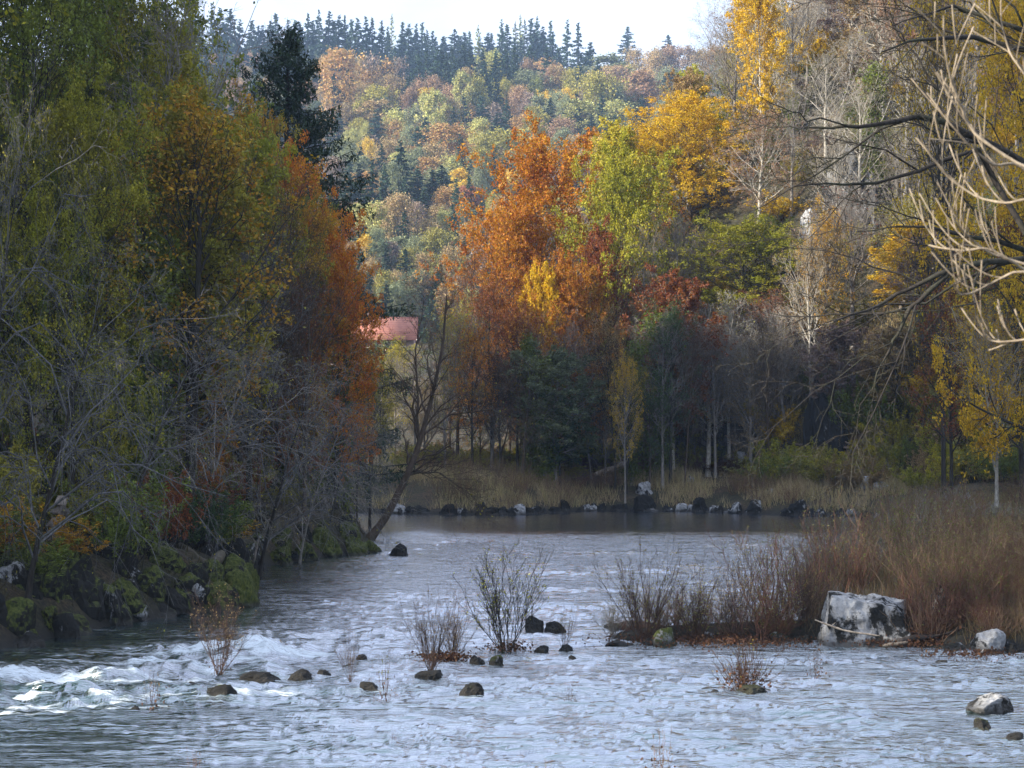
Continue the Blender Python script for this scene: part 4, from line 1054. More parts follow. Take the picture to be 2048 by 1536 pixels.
def rock(x, y, z, w_, h_, d_=None, crust=0.5, moss=0.0, label=None, group=None, name="river_rock", me=None, rot=None, feats=None):
    o = newobj(name, me or ROCKS[rk.randrange(7)])
    o.location = (x, y, z); o.scale = (w_ / 2, (d_ or w_ * 0.8) / 2, h_); o.rotation_euler = (0, 0, rk.random() * 6.28 if rot is None else rot)
    o["crust"] = float(crust); o["moss"] = float(moss)
    px, py = to_px(x, y, z + h_ / 2)
    PLACED.append(dict(o=o, px=px, py=py, x=x, y=y, col="", bark="", key="rock", label=label, cat="rock", group=group, feats=feats, crust=crust, moss=moss, w=w_))
    return o
def RK(px, base, wpx, hpx, crust=0.8, moss=0.0, label=None, **k):
    x, y = on_water(px, base)
    return rock(x, y + wpx / F * y * 0.3, -0.06, wpx / F * y * 1.05, hpx / F * y * 0.95 + 0.06, crust=crust, moss=moss, label=label, **k)
for r_ in [(797, 1112, 42, 26, 1.0, 0.1, "dark pointed rock in the current off the left point"), (436, 1402, 88, 34, 1.0, .35, "mossy dark rock in the rapids with a leafless shrub growing on it"), (520, 1364, 96, 20, 1.0, .1, "long low black rock behind the shrub topped rock"),
    (600, 1358, 52, 20, 1.0, .2, "black rock at the head of the low chain in midstream"), (645, 1352, 38, 12, 1.0, .1, "small low black rock ending the midstream chain"), (735, 1380, 54, 16, 1.0, .3, "low dark rock under a thin sprig in midstream"), (380, 1371, 34, 7, 1.0, 0, "barely emerging dark stone in the foam"),
    (865, 1358, 88, 16, 1.0, .2, "flat dark rock under the willow tuft left of centre"), (940, 1394, 62, 28, 1.0, .3, "solitary dark rock with a pointed crest in open water near the centre"), (722, 1316, 30, 7, 1.0, 0, "small dark stone far out above the midstream chain"), (267, 1419, 24, 8, 1.0, 0, "little black stone in the white water at left"),
    (1067, 1264, 56, 34, .9, .1, "dark angular rock behind the tall willow"), (1110, 1265, 46, 22, .9, .1, "smaller dark rock touching the angular rock behind the tall willow"), (995, 1332, 42, 22, .8, .6, "greenish rock at the foot of the tall willow"), (955, 1330, 34, 20, .9, .2, "dark rock with dead leaves left of the greenish rock"),
    (1335, 1294, 66, 40, .25, .75, "round rock covered in green lichen on the bar"), (1085, 1306, 42, 15, 1.0, 0, "flat dark rock right of the tall willow stems"), (1130, 1304, 36, 15, .9, 0, "dark rock under a small tuft beside the flat dark rock"), (1145, 1319, 22, 9, 1.0, 0, "tiny dark stone just below the bar tip"),
    (1985, 1427, 108, 38, .55, .15, "grey lichen mottled rock in the shallows at lower right"), (1965, 1459, 48, 22, .9, .5, "small mossy rock in front of the grey mottled one"), (2032, 1479, 46, 14, .9, .1, "low wet rock with dead leaves at the right edge"), (1500, 1386, 76, 14, .8, .6, "mossy hummock under the twig clump in open water"),
    (1432, 1384, 24, 5, 1.0, 0, "barely showing stone left of the mossy hummock"), (1890, 1327, 42, 7, .8, 0, "flat stone with leaves below the right bank"), (1280, 1262, 170, 16, 1.0, 0, "long low dark ledge behind the bar willow"), (1990, 1308, 100, 50, .45, .1, "white and black mottled rock at the right bank corner"),
    (1850, 1276, 56, 52, .6, .1, "mottled rock behind the big white boulder"), (1915, 1308, 64, 24, .8, .3, "low dark rock between boulder and right corner rock"), (2045, 1075, 46, 52, .3, 0, "pale boulder standing in the thicket at the right edge"), (1800, 1062, 36, 32, .3, 0, "pale rock seen through the thicket near the far water"),
    (1420, 1282, 44, 18, .5, .3, "grey rounded stone right of the green lichen rock"), (1480, 1282, 50, 16, .8, .3, "dark stone midway along the bar"), (1560, 1284, 60, 20, .7, .4, "mossy stone on the bar near the big boulder"), (1610, 1286, 40, 18, .9, .2, "dark stone just left of the big boulder"), (1240, 1292, 60, 12, 1.0, .2, "dark flat rock at the bar tip"), (1300, 1290, 50, 14, 1.0, .2, "dark flat rock beside the green lichen rock")]:
    RK(*r_)
bx_, by_ = on_water(1738, 1292)
BR = rock(bx_ + 0.02, by_ + 0.75, -0.1, 2.38, 1.30, 1.9, crust=0.54, moss=-0.5, label="big pale limestone boulder streaked with black lichen at the water edge", me=BIG, name="boulder", rot=0.06)
def shore_rock(px, wp, hp, cru):
    wp *= .85; hp *= .75; cru = min(max(cru, .5), .95)
    Ys_ = np.linspace(108, 140, 160); gg = ground((px - 1024) / F * Ys_, Ys_); k = np.nonzero((gg > 0.02) & (Ys_ > 112))[0]
    if not len(k): return
    Y = float(Ys_[k[0]]) - 0.1 + rk.uniform(-.2, .5); X = (px - 1024) / F * Y
    rock(X, Y, -0.12, wp / F * Y * 1.1, hp / F * Y * 1.1 + .15, crust=cru, moss=0.25, feats="shore")
for r_ in [(900, 1028, 46, 22, 1.0), (965, 1028, 46, 27, .9), (1035, 1027, 46, 22, .45), (1130, 1021, 34, 26, 1.0), (1185, 1021, 26, 14, .2), (1290, 1012, 52, 34, .95), (1365, 1021, 42, 17, .1), (1400, 1020, 44, 30, 1.0), (1470, 1021, 36, 24, .6), (1508, 1024, 48, 30, .7), (1590, 1026, 52, 32, .8), (840, 1029, 60, 18, .9), (800, 1032, 60, 24, .6), (1240, 1020, 40, 14, .9), (1640, 1028, 40, 14, .7), (1440, 1020, 24, 14, 1.0), (1070, 1024, 30, 14, .8), (1335, 1020, 30, 12, .9)]:
    px, base, wp, hp, cru = r_; shore_rock(px, wp, hp * 1.15, cru)
for i in range(60): shore_rock(rk.uniform(760, 1790), rk.uniform(10, 40), rk.uniform(5, 20), rk.choice([1.1, 1.0, 1.0, .85, .6]))
for px, py, wp, hp, cru in [(1290, 985, 46, 22, .5), (1735, 975, 34, 22, .1), (1762, 980, 36, 18, .1), (1778, 937, 24, 18, 0), (1660, 906, 40, 18, .6), (1690, 908, 24, 14, .2), (1572, 946, 20, 16, .1), (1610, 948, 16, 12, .2), (1745, 925, 18, 14, .2), (1930, 920, 60, 32, .9), (1975, 915, 30, 20, .7), (1790, 1050, 20, 16, .1), (1385, 965, 26, 14, .6), (1180, 948, 14, 22, .2), (1870, 950, 22, 16, .2), (1935, 1005, 20, 20, .1), (1640, 970, 24, 14, .3), (1480, 925, 30, 16, .2), (1540, 985, 24, 10, .3)]:
    X, Y, Z = hit(px, py)
    rock(X, Y, Z - 0.1, wp / F * Y, hp / F * Y + 0.1, crust=cru, moss=0, feats="bankrock")
# left bank rocks
for i, (px, py, wp, hp, cru, mo) in enumerate([(40, 1300, 100, 46, .45, .1), (130, 1275, 120, 60, .9, .4), (215, 1255, 90, 60, .8, .4), (290, 1240, 110, 60, .5, .2), (350, 1232, 90, 70, .8, .45), (430, 1222, 110, 62, .9, .5), (480, 1205, 80, 70, .7, .7), (300, 1180, 90, 50, .5, .45), (380, 1185, 100, 44, .55, .4), (250, 1200, 90, 50, .8, .5),
    (180, 1215, 90, 60, .9, .4), (90, 1230, 110, 50, .9, .4), (500, 1170, 50, 50, .8, .7), (560, 1126, 80, 36, .9, .6), (610, 1118, 80, 40, .9, .7), (660, 1112, 80, 44, .9, .7), (710, 1108, 80, 40, .9, .75), (745, 1102, 50, 24, .9, .8), (330, 1130, 90, 40, .7, .5), (430, 1160, 70, 40, .7, .5), (30, 1240, 90, 60, .8, .3), (150, 1160, 90, 60, .8, .4), (640, 1085, 70, 34, .8, .8), (700, 1075, 60, 34, .8, .8), (560, 1090, 80, 40, .9, .6), (40, 1170, 90, 60, .9, .3), (240, 1150, 70, 50, .8, .4)]):
    X, Y, Z = hit(px, py) if py < 1225 else (*on_water(px, py), -0.1)
    if Z < 0: Y += 0.8; Z = -0.1
    rock(X, Y, Z - 0.25, wp / F * Y * 0.95, hp / F * Y * 0.95 + 0.2, crust=min(cru + .35, 1.1), moss=mo + .15, feats="leftrock")
for i in range(46):
    px = rk.uniform(-20, 760); py = rk.uniform(1060, 1260)
    X, Y, Z = hit(px, py)
    if Z < 0.15 or Y > 90: continue
    sz = rk.uniform(0.3, 1.0)
    rock(X, Y, Z - 0.15, sz, sz * rk.uniform(.4, .7), crust=rk.uniform(.4, 1), moss=rk.uniform(.1, .7), feats="leftrock")
nlr = 0
while nlr < 90:
    Y = rk.uniform(42, 84); X = -rk.uniform(5.5, 13.5)
    d_ = float(seg_dist(np.array([X]), np.array([Y]), RIVER, True)[0])
    if gz(X, Y) < 0 or d_ > 3.2: continue
    nlr += 1; sz = rk.uniform(0.5, 1.5) * (0.8 if Y > 62 else 1)
    rock(X, Y, gz(X, Y) - 0.3 * sz, sz, sz * rk.uniform(.5, .85), crust=rk.uniform(.75, 1.1), moss=rk.uniform(.2, .7), feats="leftrock")
for i in range(50):
    X = rk.uniform(6, 22); Y = rk.uniform(46, 122)
    d_ = float(seg_dist(np.array([X]), np.array([Y]), RIVER, True)[0])
    if gz(X, Y) < 0.05 or d_ > 7: continue
    sz = rk.uniform(0.25, 0.8)
    rock(X, Y, gz(X, Y) - 0.1, sz, sz * rk.uniform(.4, .8), crust=rk.uniform(0, .9), moss=rk.uniform(-.2, .3), feats="rightrock")
# crags
for px, py, wp, hp, cru, lb in [(1690, 405, 60, 118, .3, "tall pale limestone crag on the sunny slope"), (1735, 400, 46, 60, .35, "smaller crag broken off right of the tall pale one"), (1618, 475, 26, 60, .1, "slim white rock showing through twigs below the tall crag"), (1640, 850, 50, 100, .4, "grey rock face in shade above the driftwood pile"), (1665, 845, 60, 60, .5, "dark shaded rock face joined to the right of the grey one")]:
    X, Y, Z = hit(px, py)
    Y -= 2; X = (px - 1024) / F * Y; Zb = at(px, py, Y)[2]; Zg = gz(X, Y)
    hh = at(px, py - hp, Y)[2] - Zg
    rock(X, Y, Zg - 0.6, wp / F * Y * 1.5, hh + 0.6, wp / F * Y * 1.7, crust=cru + .35, moss=-.3, label=lb, name="limestone_crag")

# ------------------------------------------------------------------ shrubs
rsb = random.Random(41)
def SH(key, px, base, top, wpx, col, bark="red", label=None, zoff=0.0, **k):
    x, y = on_water(px, base)
    y += 0.12; H_ = (base - top) / F * y
    return place(key, x, y, zoff, H_, wpx / F * y, col=col, bark=bark, label=label, cat="shrub", rng=rsb, **k)
SH("willow0", 435, 1378, 1205, 150, "tan", "red", "leafless reddish shrub on the mossy rock in the rapids", zoff=.3, feats="s")
SH("sprig", 300, 1420, 1330, 70, "tan", "red", "single spindly sprig in the white water", feats="s")
SH("willow2", 700, 1372, 1240, 60, "tan", "red", "thin wisp of twigs on the low midstream rock", zoff=.1, feats="s")
SH("sprig", 770, 1404, 1300, 50, "olive", "red", "sprig with a clot of dead leaves at its foot in open water", feats="s")
SH("willow1", 862, 1350, 1180, 150, "tan", "red", "upright reddish willow tuft on the flat dark rock", zoff=.1, feats="s")
SH("willow3", 905, 1320, 1190, 120, "tan", "red", "willow with dead leaves piled at its stems beside the tall willow", feats="s")
SH("willow0", 1015, 1305, 1090, 230, "yellow_green", "dark", "tallest midstream willow with a few green leaf tips", feats="s")
SH("willow2", 1130, 1300, 1190, 70, "olive", "red", "small willow sprout right of the tallest midstream willow", feats="s")
SH("willow1", 1290, 1285, 1075, 240, "olive", "red", "spreading willow with dark base on the bar tip", feats="s")
SH("willow3", 1395, 1284, 1110, 170, "olive", "red", "willow behind the green lichen rock", feats="s")
SH("willow0", 1470, 1284, 1100, 150, "tan", "red", "willow bush on the bar between lichen rock and big boulder", feats="s")
SH("willow2", 1550, 1280, 1050, 200, "olive", "red", "taller willow on the bar near the big boulder", feats="s")
SH("willow1", 1610, 1278, 1060, 180, "tan", "red", "dense willow just left of the big boulder", feats="s")
SH("clump", 1490, 1380, 1275, 150, "olive", "red", "fan of reddish twigs rising from the mossy hummock in open water", feats="s")
SH("sprig", 1632, 1358, 1290, 60, "brown_dead", "red", "tuft of dead leaves and twigs right of the mossy hummock", feats="s")
SH("sprig", 1138, 1408, 1360, 36, "brown_dead", "red", "tiny sprig alone in the open water below the tallest willow", feats="s")
SH("sprig", 1570, 1305, 1262, 40, "brown_dead", "red", "small dead leaf tuft in the current before the bar", feats="s")
SH("sprig", 786, 1484, 1462, 22, "brown_dead", "red", "tiny brown leaf clot low in the open water", feats="s")
SH("sprig", 1325, 1560, 1450, 90, "tan", "straw", "pale dry weed rising from the water at the bottom edge", feats="s")
SH("sprig", 385, 1560, 1495, 60, "tan", "russet", "dry weed tip at the bottom edge left of centre", feats="s")
SH("sprig", 1095, 1552, 1515, 30, "yellow_green", "straw", "tiny green weed tip at the bottom edge", feats="s")
for i in range(118):
    if i < 22:
        px = rsb.uniform(1190, 1700); Y = 46.6 + rsb.uniform(-0.7, 0.9)
    else:
        px = rsb.uniform(1500, 2100); Y = 46 + 46 * rsb.random() ** 1.6
    x = (px - 1024) / F * Y
    g_ = gz(x, Y)
    if i >= 22 and px < 1660 and Y < 60 and rsb.random() < .5: continue
    if g_ < 0.0 or (abs(x - bx_) < 1.6 and Y < by_ + 1.5): continue
    hf = (1.0 if Y < 58 else 0.68) if i >= 22 else 0.45
    place(rsb.choice(["thicket0", "thicket1", "thicket2", "willow1", "willow3"]), x, Y, None, rsb.uniform(1.1, 3.0) * hf, rsb.uniform(1.5, 3.0) * (1 if i >= 22 else .6) * 1.15, col=rsb.choice(["stemmy", "stemmy", "green"]), bark=rsb.choice(["straw", "russet", "grey", "russet", "straw"]), cat="shrub", rng=rsb, feats="thicket")
for i in range(26):
    X = rsb.uniform(9.4, 13.4); Y = rsb.uniform(43.8, 49)
    if gz(X, Y) < 0.05: continue
    place(rsb.choice(["thicket0", "willow1", "clump", "thicket2", "clump"]), X, Y, None, rsb.uniform(.6, 1.7), rsb.uniform(1.0, 2.0), col="stemmy", bark=rsb.choice(["straw", "russet"]), cat="shrub", rng=rsb, feats="thicket")
for i in range(16):
    X = rk.uniform(9.6, 13.2); Y = rk.uniform(43.3, 47)
    if gz(X, Y) < 0.0: continue
    sz = rk.uniform(0.3, 1.0)
    rock(X, Y, gz(X, Y) - 0.1, sz, sz * rk.uniform(.4, .8), crust=rk.uniform(.4, 1.1), moss=rk.uniform(-.1, .4), feats="rightrock")
for i in range(70):
    px = rsb.uniform(770, 1780); Y = rsb.uniform(127, 138); x = (px - 1024) / F * Y
    if gz(x, Y) < 0.3: continue
    place(rsb.choice(["thicket0", "thicket1", "thicket2"]), x, Y, None, rsb.uniform(1.2, 2.4), rsb.uniform(2.0, 3.6), col=rsb.choice(["tan", "stemmy", "olive"]), bark=rsb.choice(["straw", "russet", "straw"]), cat="shrub", rng=rsb, feats="farshrub")

# ------------------------------------------------------------------ grass and reeds (uncountable)
def blades(name, n, region, hgt, wid, cols, seed, kmin=0.15, lean=0.35):
    rng = np.random.default_rng(seed)
    px = rng.uniform(region[0], region[1], n); Y = rng.uniform(region[2], region[3], n)
    X = (px - 1024) / F * Y
    gg = ground(X, Y); dn = fbm(X, Y, 3.0, 3)
    ok = (gg > kmin) & (dn > -0.45 + rng.random(n) * 0.5)
    X, Y, gg = X[ok], Y[ok], gg[ok]; n = len(X)
    h = hgt * (0.4 + 0.8 * rng.random(n)) * (1 + 0.3 * fbm(X, Y, 5, 2))
    a = rng.random(n) * 6.28; w_ = wid * (0.6 + 0.8 * rng.random(n))
    D = np.stack([np.cos(a), np.sin(a), 0 * a], 1); Ls = np.stack([rng.normal(size=n), rng.normal(size=n), 0 * a], 1) * lean * h[:, None]
    B_ = np.stack([X, Y, gg - 0.08], 1)
    V = np.stack([B_ - D * w_[:, None] / 2, B_ + D * w_[:, None] / 2, B_ + Ls + np.stack([0 * a, 0 * a, h + .08], 1)], 1).reshape(-1, 3)
    o = newobj(name, mesh_np(name, V, np.arange(n * 3).reshape(n, 3), M_LEAF, rng.random(n)), color=cols[0], c2=cols[1])
    o["kind"] = "stuff"
    return o
tag(blades("reeds", 68000, (740, 2080, 122, 143), 1.0, 0.035, ((0.52, 0.40, 0.24), (0.38, 0.32, 0.14)), 1, 0.25), "tan dry reeds and grass along the far bank", "reeds")
tag(blades("bank_grass", 22000, (1480, 2120, 60, 124), 0.32, 0.035, ((0.20, 0.21, 0.06), (0.34, 0.26, 0.12)), 2, 0.3), "olive and straw coloured grass over the right bank", "grass")
tag(blades("thicket_grass", 17000, (1500, 2140, 43.5, 62), 0.5, 0.018, ((0.20, 0.14, 0.08), (0.15, 0.12, 0.05)), 4, 0.15), "dry brown grass among the willow thicket stems", "grass")
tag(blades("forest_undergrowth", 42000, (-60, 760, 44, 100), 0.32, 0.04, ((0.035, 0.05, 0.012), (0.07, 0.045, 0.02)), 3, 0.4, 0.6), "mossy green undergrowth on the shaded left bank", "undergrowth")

# ------------------------------------------------------------------ driftwood and logs
def log(name, pts, r0, r1, label, branches=0, col=(0.30, 0.27, 0.24), seed=1, cat="log", sub=None):
    rng = np.random.default_rng(seed); P = np.asarray(pts, float); base = P[0].copy(); P = P - base
    k = 14; s_ = np.linspace(0, 1, k); Q = np.stack([np.interp(s_, np.linspace(0, 1, len(P)), P[:, a]) for a in range(3)], 1)
    for _ in range(3): Q[1:-1] = (Q[:-2] + 2 * Q[1:-1] + Q[2:]) / 4
    Q += rng.normal(size=Q.shape) * r0 * 0.12
    Rr = np.linspace(r0, r1, k) * (1 + 0.12 * rng.normal(size=k)); Rr[0] *= .7; Rr[-1] *= .5
    root = bpy.data.objects.new(name, None); COL.objects.link(root); root.location = base
    newobj("stem", mesh_np(name, *tubes(Q[None], Rr[None], 9), M_BARK, smooth=True), root, color=col)
    if branches:
        Pa, Ra = child(rng, Q[None], Rr[None], branches, 0.2, 1.0, lambda t, p: r0 * 9 + 0 * t, 0.8, 0.05, 0.08, 5, 0.45, 0.3, 0.05)
        newobj("side_branches", mesh_np(name + "_b", *tubes(Pa, Ra, 5), M_BARK), root, color=col)
    tag(root, label, cat); return root
def gpt(px, py, up=0.0):
    X, Y, Z = hit(px, py); return (X, Y, Z + up)
log("fallen_log", [gpt(1190, 968, .7), gpt(1230, 962, .9), gpt(1262, 950, .95), gpt(1292, 944, 1.0)], 0.18, 0.28, "pale curved fallen log lying on the far bank below the grove", 2, (0.50, 0.44, 0.38))
log("fallen_log", [gpt(1300, 930, .3), gpt(1350, 938, .2), gpt(1330, 955, .1)], 0.12, 0.06, "broken dark snag at the upper end of the pale curved log", 5, (0.10, 0.08, 0.07), 2)
log("fallen_log", [gpt(1930, 940, .2), gpt(1980, 928, .25), gpt(2060, 915, .3)], 0.22, 0.16, "brown log lying in the grass at the foot of the amber leaved tree", 1, (0.16, 0.10, 0.07), 3)
for i, (a, b, c_, d_, lb) in enumerate([(1575, 915, 1640, 930, "grey stick poking out left of the driftwood heap"), (1590, 945, 1700, 918, "longest pole across the driftwood heap"), (1610, 925, 1690, 922, "stout log on top of the driftwood heap"), (1600, 932, 1702, 930, "dark log through the middle of the driftwood heap"), (1640, 912, 1700, 926, "short bent branch at the back of the driftwood heap"), (1620, 936, 1680, 932, "low pole at the front of the driftwood heap")]):
    p, q = gpt(a, b, .8 + .08 * i), gpt(c_, d_, .9 + .07 * i)
    log("driftwood_log", [p, ((p[0] + q[0]) / 2, (p[1] + q[1]) / 2, (p[2] + q[2]) / 2 + .15), q], 0.12, 0.07, lb, 3, (0.20, 0.15, 0.12), 10 + i)
log("driftwood_stick", [(at(1630, 1240, by_ - .5)), at(1690, 1262, by_ - .45), at(1760, 1272, by_ - .4)], 0.025, 0.02, "long pale stick leaning across the front of the big boulder", 1, (0.40, 0.34, 0.28), 20)
log("driftwood_log", [(*at(1790, 1275, by_ - .3)[:2], .12), (*at(1840, 1270, by_)[:2], .2), (*at(1885, 1265, by_ + .2)[:2], .22)], 0.09, 0.05, "dark waterlogged branch stranded right of the big boulder", 3, (0.06, 0.05, 0.045), 21)
log("driftwood_stick", [(*at(1765, 1285, by_ - .7)[:2], .08), (*at(1800, 1282, by_ - .6)[:2], .12), (*at(1815, 1275, by_ - .5)[:2], .14)], 0.04, 0.03, "short weathered board of wood at the foot of the big boulder", 0, (0.30, 0.24, 0.18), 22)
log("driftwood_stick", [(*on_water(1960, 1312), 0.05), (*on_water(2000, 1295), .25), (*on_water(2040, 1275), .4)], 0.03, 0.02, "pale pole resting against the right corner rock", 0, (0.42, 0.38, 0.33), 23)
log("driftwood_stick", [gpt(498, 1160, .1), at(508, 1120, 60), at(518, 1075, 60)], 0.05, 0.03, "dead grey stick standing on the mossy left bank", 1, (0.25, 0.22, 0.2), 24)
log("fallen_log", [gpt(350, 1095, .1), gpt(420, 1150, .1), gpt(445, 1135, .4)], 0.12, 0.16, "mossy dead trunk slumped over the left bank rocks", 2, (0.10, 0.09, 0.07), 25)
xs, ys_, zs = hit(110, 1090)
log("tree_stump", [(xs, ys_, zs - .1), (xs + .1, ys_, zs + .6), (xs + .15, ys_, zs + 1.3)], 0.30, 0.16, "pale broken stump in the dark of the left bank", 0, (0.22, 0.19, 0.17), 26, cat="stump")

# ------------------------------------------------------------------ dead leaves caught on rocks
M_DEAD = M_LEAF
def leaf_heap(px, base, wpx, label, n=160):
    x, y = on_water(px, base); w_ = wpx / F * y; rng = np.random.default_rng(int(px))
    Cc = rng.normal(size=(n, 3)) * np.array([w_ * .3, w_ * .2, 0.05]) + np.array([0, 0, .1])
    V, Fq, ti = leaves(rng, Cc, 0.06, .8, .5)
    o = newobj("leaf_heap", mesh_np("leaf_heap", V, Fq, M_DEAD, ti), loc=(x, y + .2, 0), color=(0.05, 0.027, 0.018), c2=(0.13, 0.06, 0.03)); tag(o, label, "dead leaves"); o["kind"] = "stuff"
leaf_heap(890, 1325, 90, "rusty dead leaves caught around the willow stems left of centre", 900)
leaf_heap(1440, 1288, 330, "band of brown dead leaves washed along the bar", 2600)
leaf_heap(1800, 1292, 190, "brown leaves washed up at the foot of the big boulder", 1500)
leaf_heap(1950, 1318, 150, "dead leaves along the right bank corner", 500)
leaf_heap(1015, 1305, 90, "dead leaves at the foot of the tallest midstream willow", 300)
leaf_heap(1380, 1045, 2, "few leaves on the water", 1) if False else None

# ------------------------------------------------------------------ house with the red roof
def box(x0, x1, y0, y1, z0, z1):
    V = np.array([(a, b, c_) for a in (x0, x1) for b in (y0, y1) for c_ in (z0, z1)], float)
    return V, np.array([(0, 1, 3, 2), (4, 6, 7, 5), (0, 4, 5, 1), (2, 3, 7, 6), (0, 2, 6, 4), (1, 5, 7, 3)])
def slab(q, th):
    q = np.asarray(q, float); n = unit(np.cross(q[1] - q[0], q[3] - q[0])); V = np.concatenate([q, q - n * th])
    return V, np.array([(0, 1, 2, 3), (7, 6, 5, 4), (0, 4, 5, 1), (1, 5, 6, 2), (2, 6, 7, 3), (3, 7, 4, 0)])
Yh = 285.0
xr, _, ztop = at(836, 634, Yh); _, _, zev = at(836, 677, Yh - 4)
xl = at(660, 634, Yh)[0]
zgh = gz((xl + xr) / 2, Yh - 4)
M_WALL = plain_mat("render_wall", (0.42, 0.30, 0.27), 0.9, 2.0, 0.12)
mt, t, o = mat("roof_tiles"); tcn = nd(t, "TexCoord"); v = tcn.outputs['Object']
wv = nd(t, "TexWave"); wv.inputs['Scale'].default_value = 0.9; wv.bands_direction = 'Z'; t.links.new(v, wv.inputs[0])
cc = ramp(t, noise_n(t, v, 1.4, 5), [(0.3, (0.42, 0.15, 0.10)), (0.7, (0.56, 0.24, 0.16))])
cc = mixc(t, math_n(t, 'MULTIPLY', wv.outputs['Fac'], 0.25), cc, (0.22, 0.07, 0.05))
d = nd(t, "BsdfPrincipled"); d.inputs['Roughness'].default_value = 0.8; t.links.new(cc, d.inputs['Base Color']); t.links.new(d.outputs[0], o.inputs[0])
M_ROOF = mt
M_GLASS = plain_mat("window_glass", (0.03, 0.035, 0.04), 0.15, 1, 0.1); M_FRAME = plain_mat("window_frame", (0.45, 0.42, 0.38), 0.6, 3, 0.05)
hroot = bpy.data.objects.new("house", None); COL.objects.link(hroot); hx, hy = (xl + xr) / 2, Yh; hroot.location = (hx, hy, zgh)
hw = (xr - xl) / 2; dpt = 4.0; ez = zev - zgh; tz = ztop - zgh
newobj("wall", mesh_np("house_wall", *box(-hw + .5, hw - .5, -dpt + .5, dpt - .5, -1.5, ez + .1), M_WALL), hroot)
gab = []
for sx_ in (-hw + .5, hw - .7):
    V = np.array([(sx_, -dpt + .5, ez + .1), (sx_, dpt - .5, ez + .1), (sx_, 0, tz - .3), (sx_, 0, tz - .3)] + [(sx_ + .2, -dpt + .5, ez + .1), (sx_ + .2, dpt - .5, ez + .1), (sx_ + .2, 0, tz - .3), (sx_ + .2, 0, tz - .3)])
    gab.append((V, np.array([(0, 1, 2, 3), (4, 5, 6, 7), (0, 2, 6, 4), (1, 5, 6, 2)])))
newobj("gable", mesh_np("house_gable", *join(gab), M_WALL), hroot)
rf = newobj("roof", mesh_np("house_roof", *join([slab([(-hw, -dpt - .4, ez - .2), (hw, -dpt - .4, ez - .2), (hw, .05, tz), (-hw, .05, tz)], .15), slab([(hw, dpt + .4, ez - .2), (-hw, dpt + .4, ez - .2), (-hw, -.05, tz), (hw, -.05, tz)], .15)]), M_ROOF), hroot)
newobj("verge_board", mesh_np("verge", *box(hw - .02, hw + .12, -dpt - .4, -dpt - .25, ez - .35, ez - .1), M_FRAME), rf)
newobj("chimney", mesh_np("chimney", *box(-1.2, -.5, .6, 1.3, tz - 1.2, tz + .9), M_WALL), rf)
for i in range(5):
    wx_ = -hw + 2.0 + i * (2 * hw - 4) / 4
    wf = newobj("window", mesh_np("win", *join([box(wx_ - .6, wx_ + .6, -dpt + .40, -dpt + .49, ez - 2.6, ez - 2.45), box(wx_ - .6, wx_ + .6, -dpt + .40, -dpt + .49, ez - 1.25, ez - 1.1), box(wx_ - .6, wx_ - .5, -dpt + .40, -dpt + .49, ez - 2.45, ez - 1.25), box(wx_ + .5, wx_ + .6, -dpt + .40, -dpt + .49, ez - 2.45, ez - 1.25)]), M_FRAME), hroot)
    newobj("pane", mesh_np("pane", *box(wx_ - .5, wx_ + .5, -dpt + .44, -dpt + .48, ez - 2.45, ez - 1.25), M_GLASS), wf)
tag(hroot, "house with a broad red tiled roof glimpsed between the forest and the leaning tree", "house")

